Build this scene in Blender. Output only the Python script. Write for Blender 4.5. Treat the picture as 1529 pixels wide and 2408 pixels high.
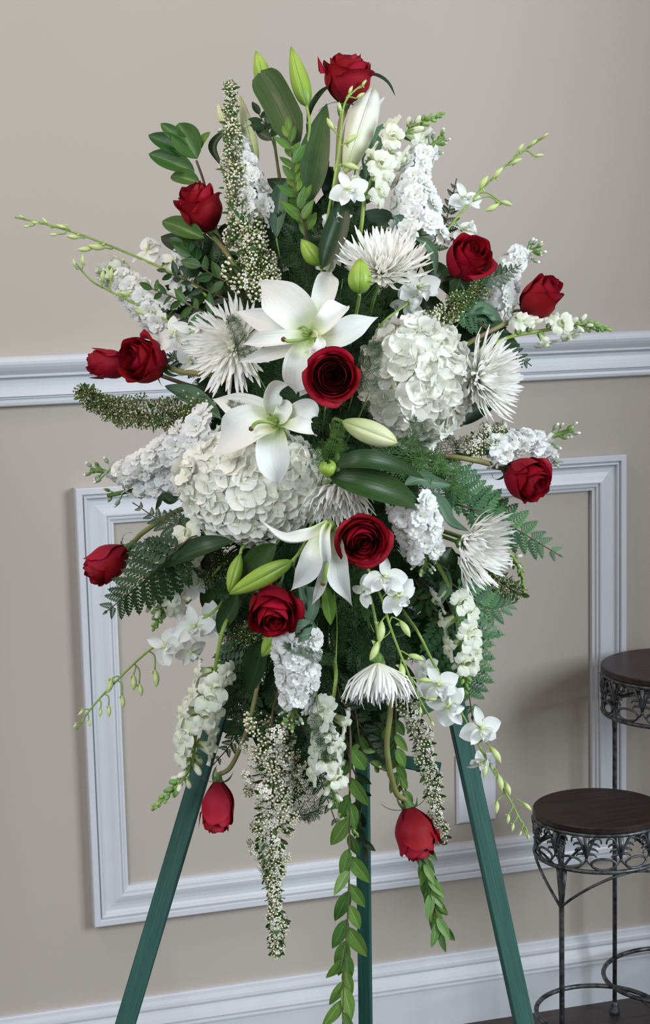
import bpy, math, random
from mathutils import Vector, Matrix, Quaternion
R_ = random.Random(7)
rnd = R_.random
def ru(a, b): return a + (b - a) * R_.random()
PI = math.pi
for o in list(bpy.data.objects): bpy.data.objects.remove(o)
SC = bpy.context.scene
COL = SC.collection

# ---------------------------------------------------------------- camera
IW, IH, FPX = 1529, 2408, 4322.3
YAW, PITCH, ROLL = 0.293, -0.1497, -0.0238
CAM = Vector((0.0, -2.3973, 1.1451))
cy_, sy_, cp_, sp_ = math.cos(YAW), math.sin(YAW), math.cos(PITCH), math.sin(PITCH)
FW = Vector((sy_*cp_, cy_*cp_, sp_))
R0 = Vector((cy_, -sy_, 0)); U0 = R0.cross(FW)
RT = math.cos(ROLL)*R0 + math.sin(ROLL)*U0
UP = -math.sin(ROLL)*R0 + math.cos(ROLL)*U0
cd = bpy.data.cameras.new('camera'); cam = bpy.data.objects.new('camera', cd); COL.objects.link(cam)
cd.sensor_fit = 'VERTICAL'; cd.sensor_height = 36; cd.sensor_width = 36*IW/IH
cd.lens = FPX/IH*36; cd.clip_start = 0.05; cd.clip_end = 60
M = Matrix((RT, UP, -FW)).transposed().to_4x4(); M.translation = CAM
cam.matrix_world = M; SC.camera = cam

# ---------------------------------------------------------------- world, lights, exposure
SC.view_settings.view_transform = 'Standard'; SC.view_settings.look = 'None'
SC.view_settings.exposure = 0.24; SC.view_settings.gamma = 1
try: SC.view_settings.use_curve_mapping = False
except Exception: pass
w = bpy.data.worlds.new('world'); SC.world = w; w.use_nodes = True
w.node_tree.nodes['Background'].inputs[0].default_value = (0.86, 0.93, 1.0, 1)
w.node_tree.nodes['Background'].inputs[1].default_value = 0.40
def area(name, loc, target, sx, sy, power, color):
    l = bpy.data.lights.new(name, 'AREA'); l.shape = 'RECTANGLE'; l.size = sx; l.size_y = sy
    l.energy = power; l.color = color
    o = bpy.data.objects.new(name, l); COL.objects.link(o); o.location = loc
    d = Vector(target) - Vector(loc); o.rotation_euler = d.to_track_quat('-Z', 'Y').to_euler()
    return o
area('window_daylight', (3.4, -3.6, 2.1), (0.5, -0.4, 0.9), 1.8, 2.0, 150, (0.86, 0.94, 1.0))
area('left_fill', (-2.0, -3.4, 2.4), (0.3, -0.2, 1.2), 1.6, 1.6, 62, (0.9, 0.95, 1.0))  # added fill light, lifts the wall towards upper left; no known doorway
area('ceiling_lamp', (-0.5, -0.75, 2.6), (-0.3, -0.3, 0.0), 0.5, 0.5, 10, (1.0, 0.74, 0.56))

# ---------------------------------------------------------------- pixel helpers
def at(px, py, D):
    """world point on the ray of pixel (px,py) at distance D along the view axis"""
    return CAM + (FW + RT*((px-IW/2)/FPX) + UP*((IH/2-py)/FPX))*D
def base(px, py):
    r2 = ((px-760)/520)**2 + ((py-1050)/880)**2
    return 1.87 - 0.13*max(0.0, 1-r2)
def P(px, py, t=0.0): return at(px, py, base(px, py)-t)
def PX(n, D=1.80): return n*D/FPX          # pixels to metres
def dv(x, y, t=0.0):                        # x right, y up, t toward the viewer
    return (RT*x + UP*y - FW*t).normalized()
FOAM = at(755, 1150, 1.875)

# ---------------------------------------------------------------- materials
def newmat(name):
    m = bpy.data.materials.new(name); m.use_nodes = True
    nt = m.node_tree; nt.nodes.clear()
    out = nt.nodes.new('ShaderNodeOutputMaterial')
    b = nt.nodes.new('ShaderNodeBsdfPrincipled'); nt.links.new(b.outputs[0], out.inputs[0])
    return m, nt, b, out
def ramp(nt, src, stops):
    r = nt.nodes.new('ShaderNodeValToRGB'); e = r.color_ramp.elements
    while len(e) < len(stops): e.new(0.5)
    for k, (p, c) in enumerate(stops): e[k].position = p; e[k].color = (*c, 1)
    nt.links.new(src, r.inputs[0]); return r
def mixc(nt, a, b, fac, mode='MIX'):
    n = nt.nodes.new('ShaderNodeMix'); n.data_type = 'RGBA'; n.blend_type = mode
    for s, v in ((n.inputs[0], fac), (n.inputs[6], a), (n.inputs[7], b)):
        if hasattr(v, 'links') or hasattr(v, 'is_output'): nt.links.new(v, s)
        elif isinstance(v, (int, float)): s.default_value = v
        else: s.default_value = (*v, 1)
    return n.outputs[2]
def vary(nt, col, amount=0.25, hue=0.02):
    oi = nt.nodes.new('ShaderNodeObjectInfo')
    mr = nt.nodes.new('ShaderNodeMapRange'); nt.links.new(oi.outputs['Random'], mr.inputs[0])
    mr.inputs[3].default_value = 1-amount; mr.inputs[4].default_value = 1+amount
    mh = nt.nodes.new('ShaderNodeMapRange'); nt.links.new(oi.outputs['Random'], mh.inputs[0])
    mh.inputs[3].default_value = 0.5+hue; mh.inputs[4].default_value = 0.5-hue
    h = nt.nodes.new('ShaderNodeHueSaturation'); nt.links.new(mr.outputs[0], h.inputs['Value']); nt.links.new(mh.outputs[0], h.inputs['Hue'])
    nt.links.new(col, h.inputs['Color']); return h.outputs[0]
def translucent(nt, b, out, col, fac):
    t = nt.nodes.new('ShaderNodeBsdfTranslucent'); nt.links.new(col, t.inputs[0])
    mx = nt.nodes.new('ShaderNodeMixShader'); mx.inputs[0].default_value = fac
    nt.links.new(b.outputs[0], mx.inputs[1]); nt.links.new(t.outputs[0], mx.inputs[2]); nt.links.new(mx.outputs[0], out.inputs[0])
def uvxy(nt):
    uv = nt.nodes.new('ShaderNodeUVMap'); s = nt.nodes.new('ShaderNodeSeparateXYZ'); nt.links.new(uv.outputs[0], s.inputs[0]); return uv.outputs[0], s.outputs[0], s.outputs[1]
def petal_mat(name, stops, rough=0.55, trans=0.25, vein=0.15, spec=0.3, var=0.03, vscale=22):
    m, nt, b, out = newmat(name)
    uv, ux, vy = uvxy(nt)
    c = ramp(nt, vy, stops).outputs[0]
    c = vary(nt, c, var, 0.004)
    nt.links.new(c, b.inputs['Base Color']); b.inputs['Roughness'].default_value = rough; b.inputs['Specular IOR Level'].default_value = spec
    wv = nt.nodes.new('ShaderNodeTexNoise'); mp = nt.nodes.new('ShaderNodeMapping'); mp.inputs['Scale'].default_value = (vscale, 2.0, 1)
    nt.links.new(uv, mp.inputs[0]); nt.links.new(mp.outputs[0], wv.inputs[0]); wv.inputs['Scale'].default_value = 1.0
    bp = nt.nodes.new('ShaderNodeBump'); bp.inputs['Strength'].default_value = vein; bp.inputs['Distance'].default_value = 0.001
    nt.links.new(wv.outputs[0], bp.inputs['Height']); nt.links.new(bp.outputs[0], b.inputs['Normal'])
    if trans: translucent(nt, b, out, c, trans)
    return m
W_ = (0.86, 0.87, 0.85)
M_LILY = petal_mat('lily_white', [(0.0, (0.42, 0.55, 0.16)), (0.16, (0.72, 0.78, 0.5)), (0.38, (0.86, 0.88, 0.83)), (0.93, W_), (1.0, (0.72, 0.78, 0.55))], trans=0.2, vein=0.6, vscale=14)
M_HYD = petal_mat('hydrangea_white', [(0, (0.76, 0.80, 0.58)), (0.3, (0.90, 0.90, 0.80)), (1, (0.93, 0.93, 0.88))], trans=0.2, var=0.05)
M_MUM = petal_mat('mum_white', [(0, (0.84, 0.86, 0.56)), (0.3, (0.94, 0.93, 0.84)), (1, (0.97, 0.96, 0.94))], trans=0.15, vein=0.05)
M_STOCK = petal_mat('stock_white', [(0, (0.55, 0.65, 0.3)), (0.2, (0.85, 0.87, 0.8)), (1, (0.93, 0.93, 0.93))], trans=0.25)
M_SNAP = petal_mat('snapdragon_white', [(0, (0.62, 0.70, 0.36)), (0.45, (0.82, 0.85, 0.66)), (1, (0.86, 0.88, 0.80))], trans=0.25)
M_ORCH = petal_mat('orchid_white', [(0, (0.72, 0.78, 0.5)), (0.25, (0.86, 0.88, 0.82)), (1, (0.90, 0.91, 0.91))], trans=0.25)
M_OBUD = petal_mat('orchid_bud_green', [(0, (0.42, 0.55, 0.14)), (0.5, (0.62, 0.72, 0.32)), (1, (0.52, 0.64, 0.2))], trans=0.1, spec=0.4, rough=0.42)
M_ROSE = petal_mat('rose_red', [(0, (0.15, 0.003, 0.010)), (0.45, (0.26, 0.003, 0.014)), (0.93, (0.34, 0.004, 0.015)), (1, (0.17, 0.002, 0.010))], rough=0.6, trans=0.12, spec=0.22, var=0.12, vein=0.25, vscale=30)
M_LBUD = petal_mat('lily_bud_green', [(0, (0.12, 0.24, 0.03)), (0.3, (0.26, 0.42, 0.05)), (0.8, (0.33, 0.48, 0.07)), (1, (0.16, 0.28, 0.04))], trans=0.08, spec=0.5, rough=0.38)
M_LBUDC = petal_mat('lily_bud_cream', [(0, (0.42, 0.52, 0.16)), (0.35, (0.66, 0.71, 0.36)), (0.8, (0.76, 0.78, 0.5)), (1, (0.55, 0.6, 0.2))], trans=0.12, spec=0.5, rough=0.4)
M_TRUMP = petal_mat('lily_trumpet', [(0, (0.55, 0.62, 0.3)), (0.3, (0.80, 0.83, 0.66)), (0.85, (0.86, 0.87, 0.80)), (1, (0.6, 0.66, 0.3))], trans=0.15, spec=0.4, rough=0.45)
def leaf_mat(name, c1, c2, rib, rough=0.42, veins=0.5, spec=0.45, par=18, var=0.28, trans=0.15):
    m, nt, b, out = newmat(name)
    uv, ux, vy = uvxy(nt)
    nz = nt.nodes.new('ShaderNodeTexNoise'); mp = nt.nodes.new('ShaderNodeMapping'); mp.inputs['Scale'].default_value = (par, 1.6, 1)
    nt.links.new(uv, mp.inputs[0]); nt.links.new(mp.outputs[0], nz.inputs[0]); nz.inputs['Scale'].default_value = 1.0
    r = ramp(nt, nz.outputs[0], [(0.3, c1), (0.7, c2)])
    ab = nt.nodes.new('ShaderNodeMath'); ab.operation = 'SUBTRACT'; nt.links.new(ux, ab.inputs[0]); ab.inputs[1].default_value = 0.5
    a2 = nt.nodes.new('ShaderNodeMath'); a2.operation = 'ABSOLUTE'; nt.links.new(ab.outputs[0], a2.inputs[0])
    rr = ramp(nt, a2.outputs[0], [(0.012, (1, 1, 1)), (0.05, (0, 0, 0))])
    c = mixc(nt, r.outputs[0], rib, rr.outputs[0])
    c = vary(nt, c, var, 0.02)
    nt.links.new(c, b.inputs['Base Color']); b.inputs['Roughness'].default_value = rough; b.inputs['Specular IOR Level'].default_value = spec
    bp = nt.nodes.new('ShaderNodeBump'); bp.inputs['Strength'].default_value = veins; bp.inputs['Distance'].default_value = 0.0008
    nt.links.new(nz.outputs[0], bp.inputs['Height']); nt.links.new(bp.outputs[0], b.inputs['Normal'])
    if trans: translucent(nt, b, out, c, trans)
    return m
M_LLEAF = leaf_mat('lily_leaf_green', (0.024, 0.062, 0.014), (0.046, 0.100, 0.022), (0.03, 0.075, 0.014))
M_DLEAF = leaf_mat('dark_leaf_green', (0.011, 0.034, 0.011), (0.022, 0.058, 0.016), (0.03, 0.07, 0.02), par=5)
M_GREY = leaf_mat('grey_leaf_green', (0.07, 0.14, 0.09), (0.12, 0.21, 0.13), (0.2, 0.3, 0.16), par=5, rough=0.6)
M_RUSC = leaf_mat('ruscus_green', (0.022, 0.078, 0.012), (0.042, 0.125, 0.02), (0.08, 0.2, 0.05), par=6)
M_MYRT = leaf_mat('myrtle_green', (0.08, 0.19, 0.02), (0.13, 0.27, 0.04), (0.2, 0.36, 0.08), par=5, trans=0.25)
M_HANG = leaf_mat('trailing_green', (0.07, 0.17, 0.03), (0.12, 0.25, 0.05), (0.2, 0.33, 0.11), par=5, trans=0.2)
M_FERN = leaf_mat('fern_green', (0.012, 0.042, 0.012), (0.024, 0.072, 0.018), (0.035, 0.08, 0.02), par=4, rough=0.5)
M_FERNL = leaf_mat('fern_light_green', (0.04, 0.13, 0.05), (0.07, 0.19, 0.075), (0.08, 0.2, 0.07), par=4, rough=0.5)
def plain(name, col, rough=0.5, spec=0.4, noise=0.0, nscale=60, metal=0.0, var=0.0, bump=0.0, c2=None, trans=0):
    m, nt, b, out = newmat(name)
    b.inputs['Base Color'].default_value = (*col, 1); b.inputs['Roughness'].default_value = rough
    b.inputs['Specular IOR Level'].default_value = spec; b.inputs['Metallic'].default_value = metal
    tc = nt.nodes.new('ShaderNodeTexCoord'); nz = nt.nodes.new('ShaderNodeTexNoise'); nz.inputs['Scale'].default_value = nscale
    nz.inputs['Detail'].default_value = 4
    nt.links.new(tc.outputs['Object'], nz.inputs[0])
    c2 = c2 or tuple(x*(1-noise) for x in col)
    c = ramp(nt, nz.outputs[0], [(0.35, c2), (0.65, col)]).outputs[0]
    if var: c = vary(nt, c, var, 0.02)
    nt.links.new(c, b.inputs['Base Color'])
    if bump:
        bp = nt.nodes.new('ShaderNodeBump'); bp.inputs['Strength'].default_value = bump; bp.inputs['Distance'].default_value = 0.001
        nt.links.new(nz.outputs[0], bp.inputs['Height']); nt.links.new(bp.outputs[0], b.inputs['Normal'])
    if trans: translucent(nt, b, out, c, trans)
    return m
M_STEM = plain('stem_green', (0.16, 0.28, 0.06), noise=0.3, nscale=90, var=0.2)
M_LIME = plain('stem_lime', (0.28, 0.42, 0.09), noise=0.25, nscale=90)
M_BSTEM = plain('stem_brown', (0.10, 0.075, 0.04), noise=0.4, nscale=60)
M_RSTEM = plain('rose_stem', (0.20, 0.26, 0.07), noise=0.0, nscale=30, c2=(0.20, 0.13, 0.07))
M_SEPAL = plain('sepal_green', (0.12, 0.22, 0.07), noise=0.3, nscale=90)
M_CALYX = plain('calyx_green', (0.14, 0.30, 0.06), noise=0.35, nscale=120, var=0.2)
M_TIPG = plain('bud_tip_green', (0.22, 0.40, 0.10), noise=0.3, nscale=120, var=0.2)
M_YBUD = plain('bud_yellow', (0.60, 0.62, 0.22), noise=0.35, nscale=300)
M_CREAM = plain('berry_cream', (0.80, 0.78, 0.55), noise=0.2, nscale=200, rough=0.4)
M_OLIVE = plain('filler_olive', (0.16, 0.21, 0.05), noise=0.4, nscale=200)
M_WHITEF = plain('filler_white', (0.88, 0.87, 0.80), noise=0.1, nscale=200)
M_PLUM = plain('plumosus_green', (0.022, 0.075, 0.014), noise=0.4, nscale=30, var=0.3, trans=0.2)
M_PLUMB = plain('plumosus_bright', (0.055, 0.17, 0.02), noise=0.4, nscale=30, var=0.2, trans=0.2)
M_BROWN = plain('stigma_brown', (0.16, 0.07, 0.045), noise=0.4, nscale=300)
M_FOAM = plain('foam_green', (0.015, 0.04, 0.018), noise=0.5, nscale=200, rough=0.9)
M_IRON = plain('black_iron', (0.022, 0.024, 0.026), rough=0.38, spec=0.6, metal=0.5, nscale=110, c2=(0.12, 0.13, 0.135), bump=0.5)
M_PLATE = plain('outlet_plastic', (0.60, 0.60, 0.64), rough=0.35)
M_DARK = plain('slot_dark', (0.02, 0.02, 0.02))
M_TRIM = plain('trim_white', (0.54, 0.555, 0.59), rough=0.36, noise=0.03, nscale=25, spec=0.35)

def wall_mat():
    m, nt, b, out = newmat('wall_paint')
    tc = nt.nodes.new('ShaderNodeTexCoord')
    mp = nt.nodes.new('ShaderNodeMapping'); nt.links.new(tc.outputs['Object'], mp.inputs[0]); mp.inputs['Scale'].default_value = (1, 1, 1)
    n1 = nt.nodes.new('ShaderNodeTexNoise'); n1.inputs['Scale'].default_value = 220; n1.inputs['Detail'].default_value = 4; nt.links.new(mp.outputs[0], n1.inputs[0])
    n2 = nt.nodes.new('ShaderNodeTexNoise'); n2.inputs['Scale'].default_value = 2.5; nt.links.new(mp.outputs[0], n2.inputs[0])
    r = ramp(nt, n2.outputs[0], [(0.3, (0.388, 0.343, 0.300)), (0.7, (0.405, 0.358, 0.314))])
    nt.links.new(r.outputs[0], b.inputs['Base Color']); b.inputs['Roughness'].default_value = 0.6; b.inputs['Specular IOR Level'].default_value = 0.3
    bp = nt.nodes.new('ShaderNodeBump'); bp.inputs['Strength'].default_value = 0.10; bp.inputs['Distance'].default_value = 0.001
    nt.links.new(n1.outputs[0], bp.inputs['Height']); nt.links.new(bp.outputs[0], b.inputs['Normal'])
    return m
def grain_mat(name, c1, c2, sc, rough, spec=0.4, bump=0.2, var=0.0):
    m, nt, b, out = newmat(name)
    tc = nt.nodes.new('ShaderNodeTexCoord'); mp = nt.nodes.new('ShaderNodeMapping'); mp.inputs['Scale'].default_value = sc
    nt.links.new(tc.outputs['Object'], mp.inputs[0])
    nz = nt.nodes.new('ShaderNodeTexNoise'); nz.inputs['Scale'].default_value = 1; nz.inputs['Detail'].default_value = 6; nt.links.new(mp.outputs[0], nz.inputs[0])
    c = ramp(nt, nz.outputs[0], [(0.3, c1), (0.7, c2)]).outputs[0]
    if var: c = vary(nt, c, var, 0.0)
    nt.links.new(c, b.inputs['Base Color']); b.inputs['Roughness'].default_value = rough; b.inputs['Specular IOR Level'].default_value = spec
    bp = nt.nodes.new('ShaderNodeBump'); bp.inputs['Strength'].default_value = bump; bp.inputs['Distance'].default_value = 0.0006
    nt.links.new(nz.outputs[0], bp.inputs['Height']); nt.links.new(bp.outputs[0], b.inputs['Normal'])
    return m
M_WALL = wall_mat()
M_FLOOR = grain_mat('floor_wood', (0.020, 0.014, 0.013), (0.050, 0.034, 0.030), (3, 60, 10), 0.5, var=0.2)
M_TOP = grain_mat('table_wood', (0.008, 0.005, 0.004), (0.034, 0.016, 0.012), (14, 130, 30), 0.42, bump=0.4)
M_EASEL = grain_mat('easel_green', (0.006, 0.048, 0.038), (0.020, 0.095, 0.072), (420, 420, 12), 0.62, bump=0.4)

# ---------------------------------------------------------------- mesh helpers
class MB:
    def __init__(s): s.v = []; s.f = []; s.m = []; s.uv = []; s.sm = []
    def add(s, v, f, uv=None, mat=0, M=None, smooth=True):
        n = len(s.v)
        s.v += [tuple(M @ Vector(p)) for p in v] if M is not None else [tuple(p) for p in v]
        s.uv += uv if uv else [(0.5, 0.5)]*len(v)
        s.f += [tuple(i+n for i in q) for q in f]; s.m += [mat]*len(f); s.sm += [smooth]*len(f)
    def addm(s, o, M=None, mat=None):
        n = len(s.v)
        s.v += [tuple(M @ Vector(p)) for p in o.v] if M is not None else list(o.v)
        s.uv += o.uv; s.f += [tuple(i+n for i in q) for q in o.f]
        s.m += [mat]*len(o.f) if mat is not None else o.m; s.sm += o.sm
    def mesh(s, name, mats):
        me = bpy.data.meshes.new(name); me.from_pydata(s.v, [], s.f); me.update()
        if not isinstance(mats, (list, tuple)): mats = [mats]
        for m in mats: me.materials.append(m)
        if len(mats) > 1: me.polygons.foreach_set('material_index', s.m)
        me.polygons.foreach_set('use_smooth', s.sm)
        ul = me.uv_layers.new(name='UVMap')
        li = [0]*len(me.loops); me.loops.foreach_get('vertex_index', li)
        flat = []
        for i in li: flat += s.uv[i]
        ul.data.foreach_set('uv', flat)
        return me
def grid(nu, nv, fn):
    v = []; uv = []; f = []
    for j in range(nv+1):
        for i in range(nu+1):
            v.append(Vector(fn(i/nu, j/nv))); uv.append((i/nu, j/nv))
    for j in range(nv):
        for i in range(nu):
            a = j*(nu+1)+i; f.append((a, a+1, a+nu+2, a+nu+1))
    return v, f, uv
def spline(pts, n):
    pts = [Vector(p) for p in pts]
    if len(pts) == 2: return [pts[0].lerp(pts[1], i/n) for i in range(n+1)]
    q = [2*pts[0]-pts[1]] + pts + [2*pts[-1]-pts[-2]]; out = []
    m = len(pts)-1
    for i in range(n+1):
        t = i/n*m; k = min(int(t), m-1); t -= k
        a, b, c, d = q[k], q[k+1], q[k+2], q[k+3]
        out.append(0.5*((2*b)+(c-a)*t+(2*a-5*b+4*c-d)*t*t+(3*b-3*c+d-a)*t**3))
    return out
def tube(mb, pts, rad, sides=6, mat=0, cap=True, M=None):
    """rad: number or function of 0..1"""
    n = len(pts); v = []; uv = []; f = []
    up = None
    for i, p in enumerate(pts):
        t = (pts[min(i+1, n-1)]-pts[max(i-1, 0)])
        t = t.normalized() if t.length > 1e-9 else Vector((0, 0, 1))
        if up is None: up = t.orthogonal().normalized()
        up = (up - t*up.dot(t)).normalized(); s = t.cross(up)
        r = rad(i/(n-1)) if callable(rad) else rad
        for k in range(sides):
            a = 2*PI*k/sides; v.append(p + up*(math.cos(a)*r) + s*(math.sin(a)*r)); uv.append((k/sides, i/(n-1)))
    for i in range(n-1):
        for k in range(sides):
            k2 = (k+1) % sides
            f.append((i*sides+k, i*sides+k2, (i+1)*sides+k2, (i+1)*sides+k))
    if cap:
        f.append(tuple(range(sides))[::-1]); f.append(tuple((n-1)*sides+k for k in range(sides)))
    mb.add(v, f, uv, mat, M)
def lathe(mb, prof, sides=10, mat=0, M=None, rib=0, nr=3, bend=0):
    """prof: (r,z) list, axis +Z; rib: radial ridges"""
    v = []; uv = []; f = []; n = len(prof)
    for i, (r, z) in enumerate(prof):
        for k in range(sides):
            a = 2*PI*k/sides; q = r*(1+rib*math.cos(nr*a)); v.append((q*math.cos(a)+bend*z*z, q*math.sin(a), z)); uv.append((k/sides, i/(n-1)))
    for i in range(n-1):
        for k in range(sides):
            k2 = (k+1) % sides; f.append((i*sides+k, i*sides+k2, (i+1)*sides+k2, (i+1)*sides+k))
    if prof[0][0] > 1e-5: f.append(tuple(range(sides))[::-1])
    if prof[-1][0] > 1e-5: f.append(tuple((n-1)*sides+k for k in range(sides)))
    mb.add(v, f, uv, mat, M)
def box(mb, x0, x1, y0, y1, z0, z1, mat=0, M=None):
    v = [(x, y, z) for z in (z0, z1) for y in (y0, y1) for x in (x0, x1)]
    f = [(0, 2, 3, 1), (4, 5, 7, 6), (0, 1, 5, 4), (2, 6, 7, 3), (0, 4, 6, 2), (1, 3, 7, 5)]
    mb.add(v, f, None, mat, M, smooth=False)
def spindle(L, w, n=8, p0=0.9, peak=0.45):
    return [(max(1e-6, w/2*math.sin(PI*((i/n)**(math.log(0.5)/math.log(peak))))**p0), L*i/n) for i in range(n+1)]
def ball(mb, c, r, mat=0, sides=6, M=None):
    v = [(c[0], c[1], c[2]-r)]; f = []; rows = 3
    for j in range(1, rows):
        a = PI*j/rows
        for k in range(sides):
            b = 2*PI*(k+0.5*(j % 2))/sides; v.append((c[0]+r*math.sin(a)*math.cos(b), c[1]+r*math.sin(a)*math.sin(b), c[2]-r*math.cos(a)))
    v.append((c[0], c[1], c[2]+r)); e = len(v)-1
    for k in range(sides):
        k2 = (k+1) % sides; f.append((0, 1+k2, 1+k)); f.append((1+k, 1+k2, 1+sides+k2)); f.append((1+k, 1+sides+k2, 1+sides+k)); f.append((1+sides+k, 1+sides+k2, e))
    mb.add(v, f, None, mat, M)
def frame(pos, z, up=None, s=1.0, spin=0.0):
    """local +Z along z, local +Y near up"""
    z = Vector(z).normalized(); up = Vector(up) if up is not None else UP
    y = up - z*up.dot(z)
    if y.length < 1e-3: y = z.orthogonal()
    y.normalize(); x = y.cross(z)
    m = Matrix((x, y, z)).transposed() @ Matrix.Rotation(spin, 3, 'Z')
    if isinstance(s, (int, float)): s = (s, s, s)
    m = (m @ Matrix.Diagonal(s)).to_4x4(); m.translation = pos
    return m
def along(pos, y, n, s=1.0):
    """local +Y along y, local +Z near n"""
    y = Vector(y).normalized(); n = Vector(n); z = n - y*n.dot(y)
    if z.length < 1e-4: z = y.orthogonal()
    z.normalize(); x = y.cross(z)
    if isinstance(s, (int, float)): s = (s, s, s)
    m = (Matrix((x, y, z)).transposed() @ Matrix.Diagonal(s)).to_4x4(); m.translation = pos
    return m
WM = {}
def thing(name, loc, label, cat, group=None):
    o = bpy.data.objects.new(name, None); COL.objects.link(o); o.location = loc; o.empty_display_size = 0.01
    o['label'] = label; o['category'] = cat
    if group: o['group'] = group
    WM[o] = Matrix.Translation(Vector(loc)); return o
def part(par, name, me, M=None, label=None, kind=None):
    """me in world space when M is None"""
    o = bpy.data.objects.new(name, me); COL.objects.link(o)
    M = M if M is not None else Matrix.Identity(4)
    if par is not None:
        o.parent = par; o.matrix_basis = WM[par].inverted() @ M
    else: o.matrix_basis = M
    WM[o] = M
    if label: o['label'] = label
    if kind: o['kind'] = kind
    return o
def wmesh(par, name, mb, mats, **k):            # a mesh whose vertices are world points, stored relative to its own origin
    o0 = WM[par].translation if par is not None else Vector((0, 0, 0))
    mb.v = [tuple(Vector(p)-o0) for p in mb.v]
    return part(par, name, mb.mesh(name, mats), Matrix.Translation(o0), **k)
def stem(par, pts, r, mat=None, name='stem', sides=7, n=None):
    mb = MB(); pp = spline(pts, n or 6*len(pts)); tube(mb, pp, r, sides); return wmesh(par, name, mb, mat or M_STEM), pp
def mark(o, label, cat, group=None):
    o['label'] = label; o['category'] = cat
    if group: o['group'] = group
    return o
def struct(name, mb, mat):
    o = part(None, name, mb.mesh(name, mat)); o['kind'] = 'structure'; return o

# ---------------------------------------------------------------- structure: wall, trims, floor
mb = MB(); box(mb, -2.2, 3.4, 0.0, 0.12, -0.02, 2.9); struct('wall_back', mb, M_WALL)
mb = MB(); box(mb, 1.62, 1.74, -0.68, 0.0, -0.02, 2.9); struct('shade_wall_right', mb, M_WALL)   # unseen return wall, added to shade the right side of the back wall
fl = MB(); box(fl, -2.2, 3.4, -4.6, 0.0, -0.06, -0.012); floor = struct('floor', fl, M_FLOOR)
for k in range(12):                              # planks near the wall that the photograph shows
    x0 = -0.4
    for j in range(4):
        L = 0.62 if (j or k % 2) else 0.35
        pb = MB(); box(pb, 0.0005, L-0.0005, -0.0795, -0.0005, -0.012, 0.0)
        part(floor, 'floorboard', pb.mesh('floorboard', M_FLOOR), Matrix.Translation((x0, -0.08*k, 0))); x0 += L
def sweep_x(prof, x0, x1):                       # prof: (out, z)
    m = MB(); n = len(prof)
    v = [(x, -o, z) for x in (x0, x1) for o, z in prof]
    f = [(i, i+1, n+i+1, n+i) for i in range(n-1)] + [tuple(range(n))[::-1], tuple(range(n, 2*n))]
    m.add(v, f, None, 0, None, smooth=False); return m
mm = 0.001
def rnd_prof(pts): return pts
rail = [(0, 1.0)]
rail += [(o*mm, 1.0-d*mm) for o, d in [(14, 0.0), (19, 0.8), (23, 3), (25, 6.5), (25, 10), (23.5, 14), (21, 18), (18, 21.5), (15.5, 24), (17, 24.6), (17.6, 26), (17, 27.4), (12, 28.5), (10.5, 31), (10.2, 35), (11, 40), (12.6, 45), (14.5, 50), (15.5, 52), (12.5, 52.6), (12.3, 53.2), (13.6, 54), (13.4, 55.2), (11, 55.8), (11.4, 57), (12, 60), (11.2, 63.5), (9, 65.2)]]
rail += [(0, 0.9348)]
struct('trim_1', sweep_x(rail, -2.2, 3.4), M_TRIM)
bb = [(0, .1067)] + [(o*mm, .1067-d*mm) for o, d in [(6, 0), (8, 2), (8.5, 6), (9, 8), (10.5, 9), (11.5, 12), (12, 16), (11.5, 18.4), (8.8, 19.4), (9, 21), (11, 26), (13.2, 32), (15, 38), (12.2, 38.8), (12.2, 40), (16.5, 40.8), (17, 43), (16.6, 45.5), (14.5, 46.5)]] + [(.0145, 0), (0, 0)]
struct('baseboard_back', sweep_x(bb, -2.2, 3.4), M_TRIM)
XL, XR, ZT, ZB = .3772, 1.1726, .8232, .2206
fp = [(0, 0), (16, 0), (17, 1.2), (17, 8), (16, 9), (12.5, 9.6), (12.5, 10.6), (15, 11.5), (15.2, 13), (14, 14.5), (10.5, 16), (9.2, 19), (9.4, 24), (10.4, 29), (12.2, 34), (13.2, 38), (12.6, 40), (9.6, 41), (9.6, 42), (10.6, 43), (10, 45), (7.6, 46), (7, 48), (6.4, 50.2), (0, 50.8)]
def frame_side(a, b, na, nb):
    m = MB(); n = len(fp); v = []
    for (x, z), (ix, iz) in ((a, na), (b, nb)):
        for o, d in fp: v.append((x+ix*d*mm, -o*mm, z+iz*d*mm))
    f = [(i, i+1, n+i+1, n+i) for i in range(n-1)]
    m.add(v, f, None, 0, None, smooth=False); return m
struct('trim_2', frame_side((XL, ZT), (XR, ZT), (1, -1), (-1, -1)), M_TRIM)
struct('trim_3', frame_side((XR, ZT), (XR, ZB), (-1, -1), (-1, 1)), M_TRIM)
struct('trim_4', frame_side((XR, ZB), (XL, ZB), (-1, 1), (1, 1)), M_TRIM)
struct('trim_5', frame_side((XL, ZB), (XL, ZT), (1, 1), (1, -1)), M_TRIM)

def wall_hit(px, py, y=0.0):
    d = FW + RT*((px-IW/2)/FPX) + UP*((IH/2-py)/FPX); t = (y-CAM.y)/d.y; return CAM + d*t
def floor_hit(px, py, z=0.0):
    d = FW + RT*((px-IW/2)/FPX) + UP*((IH/2-py)/FPX); t = (z-CAM.z)/d.z; return CAM + d*t, t

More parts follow.
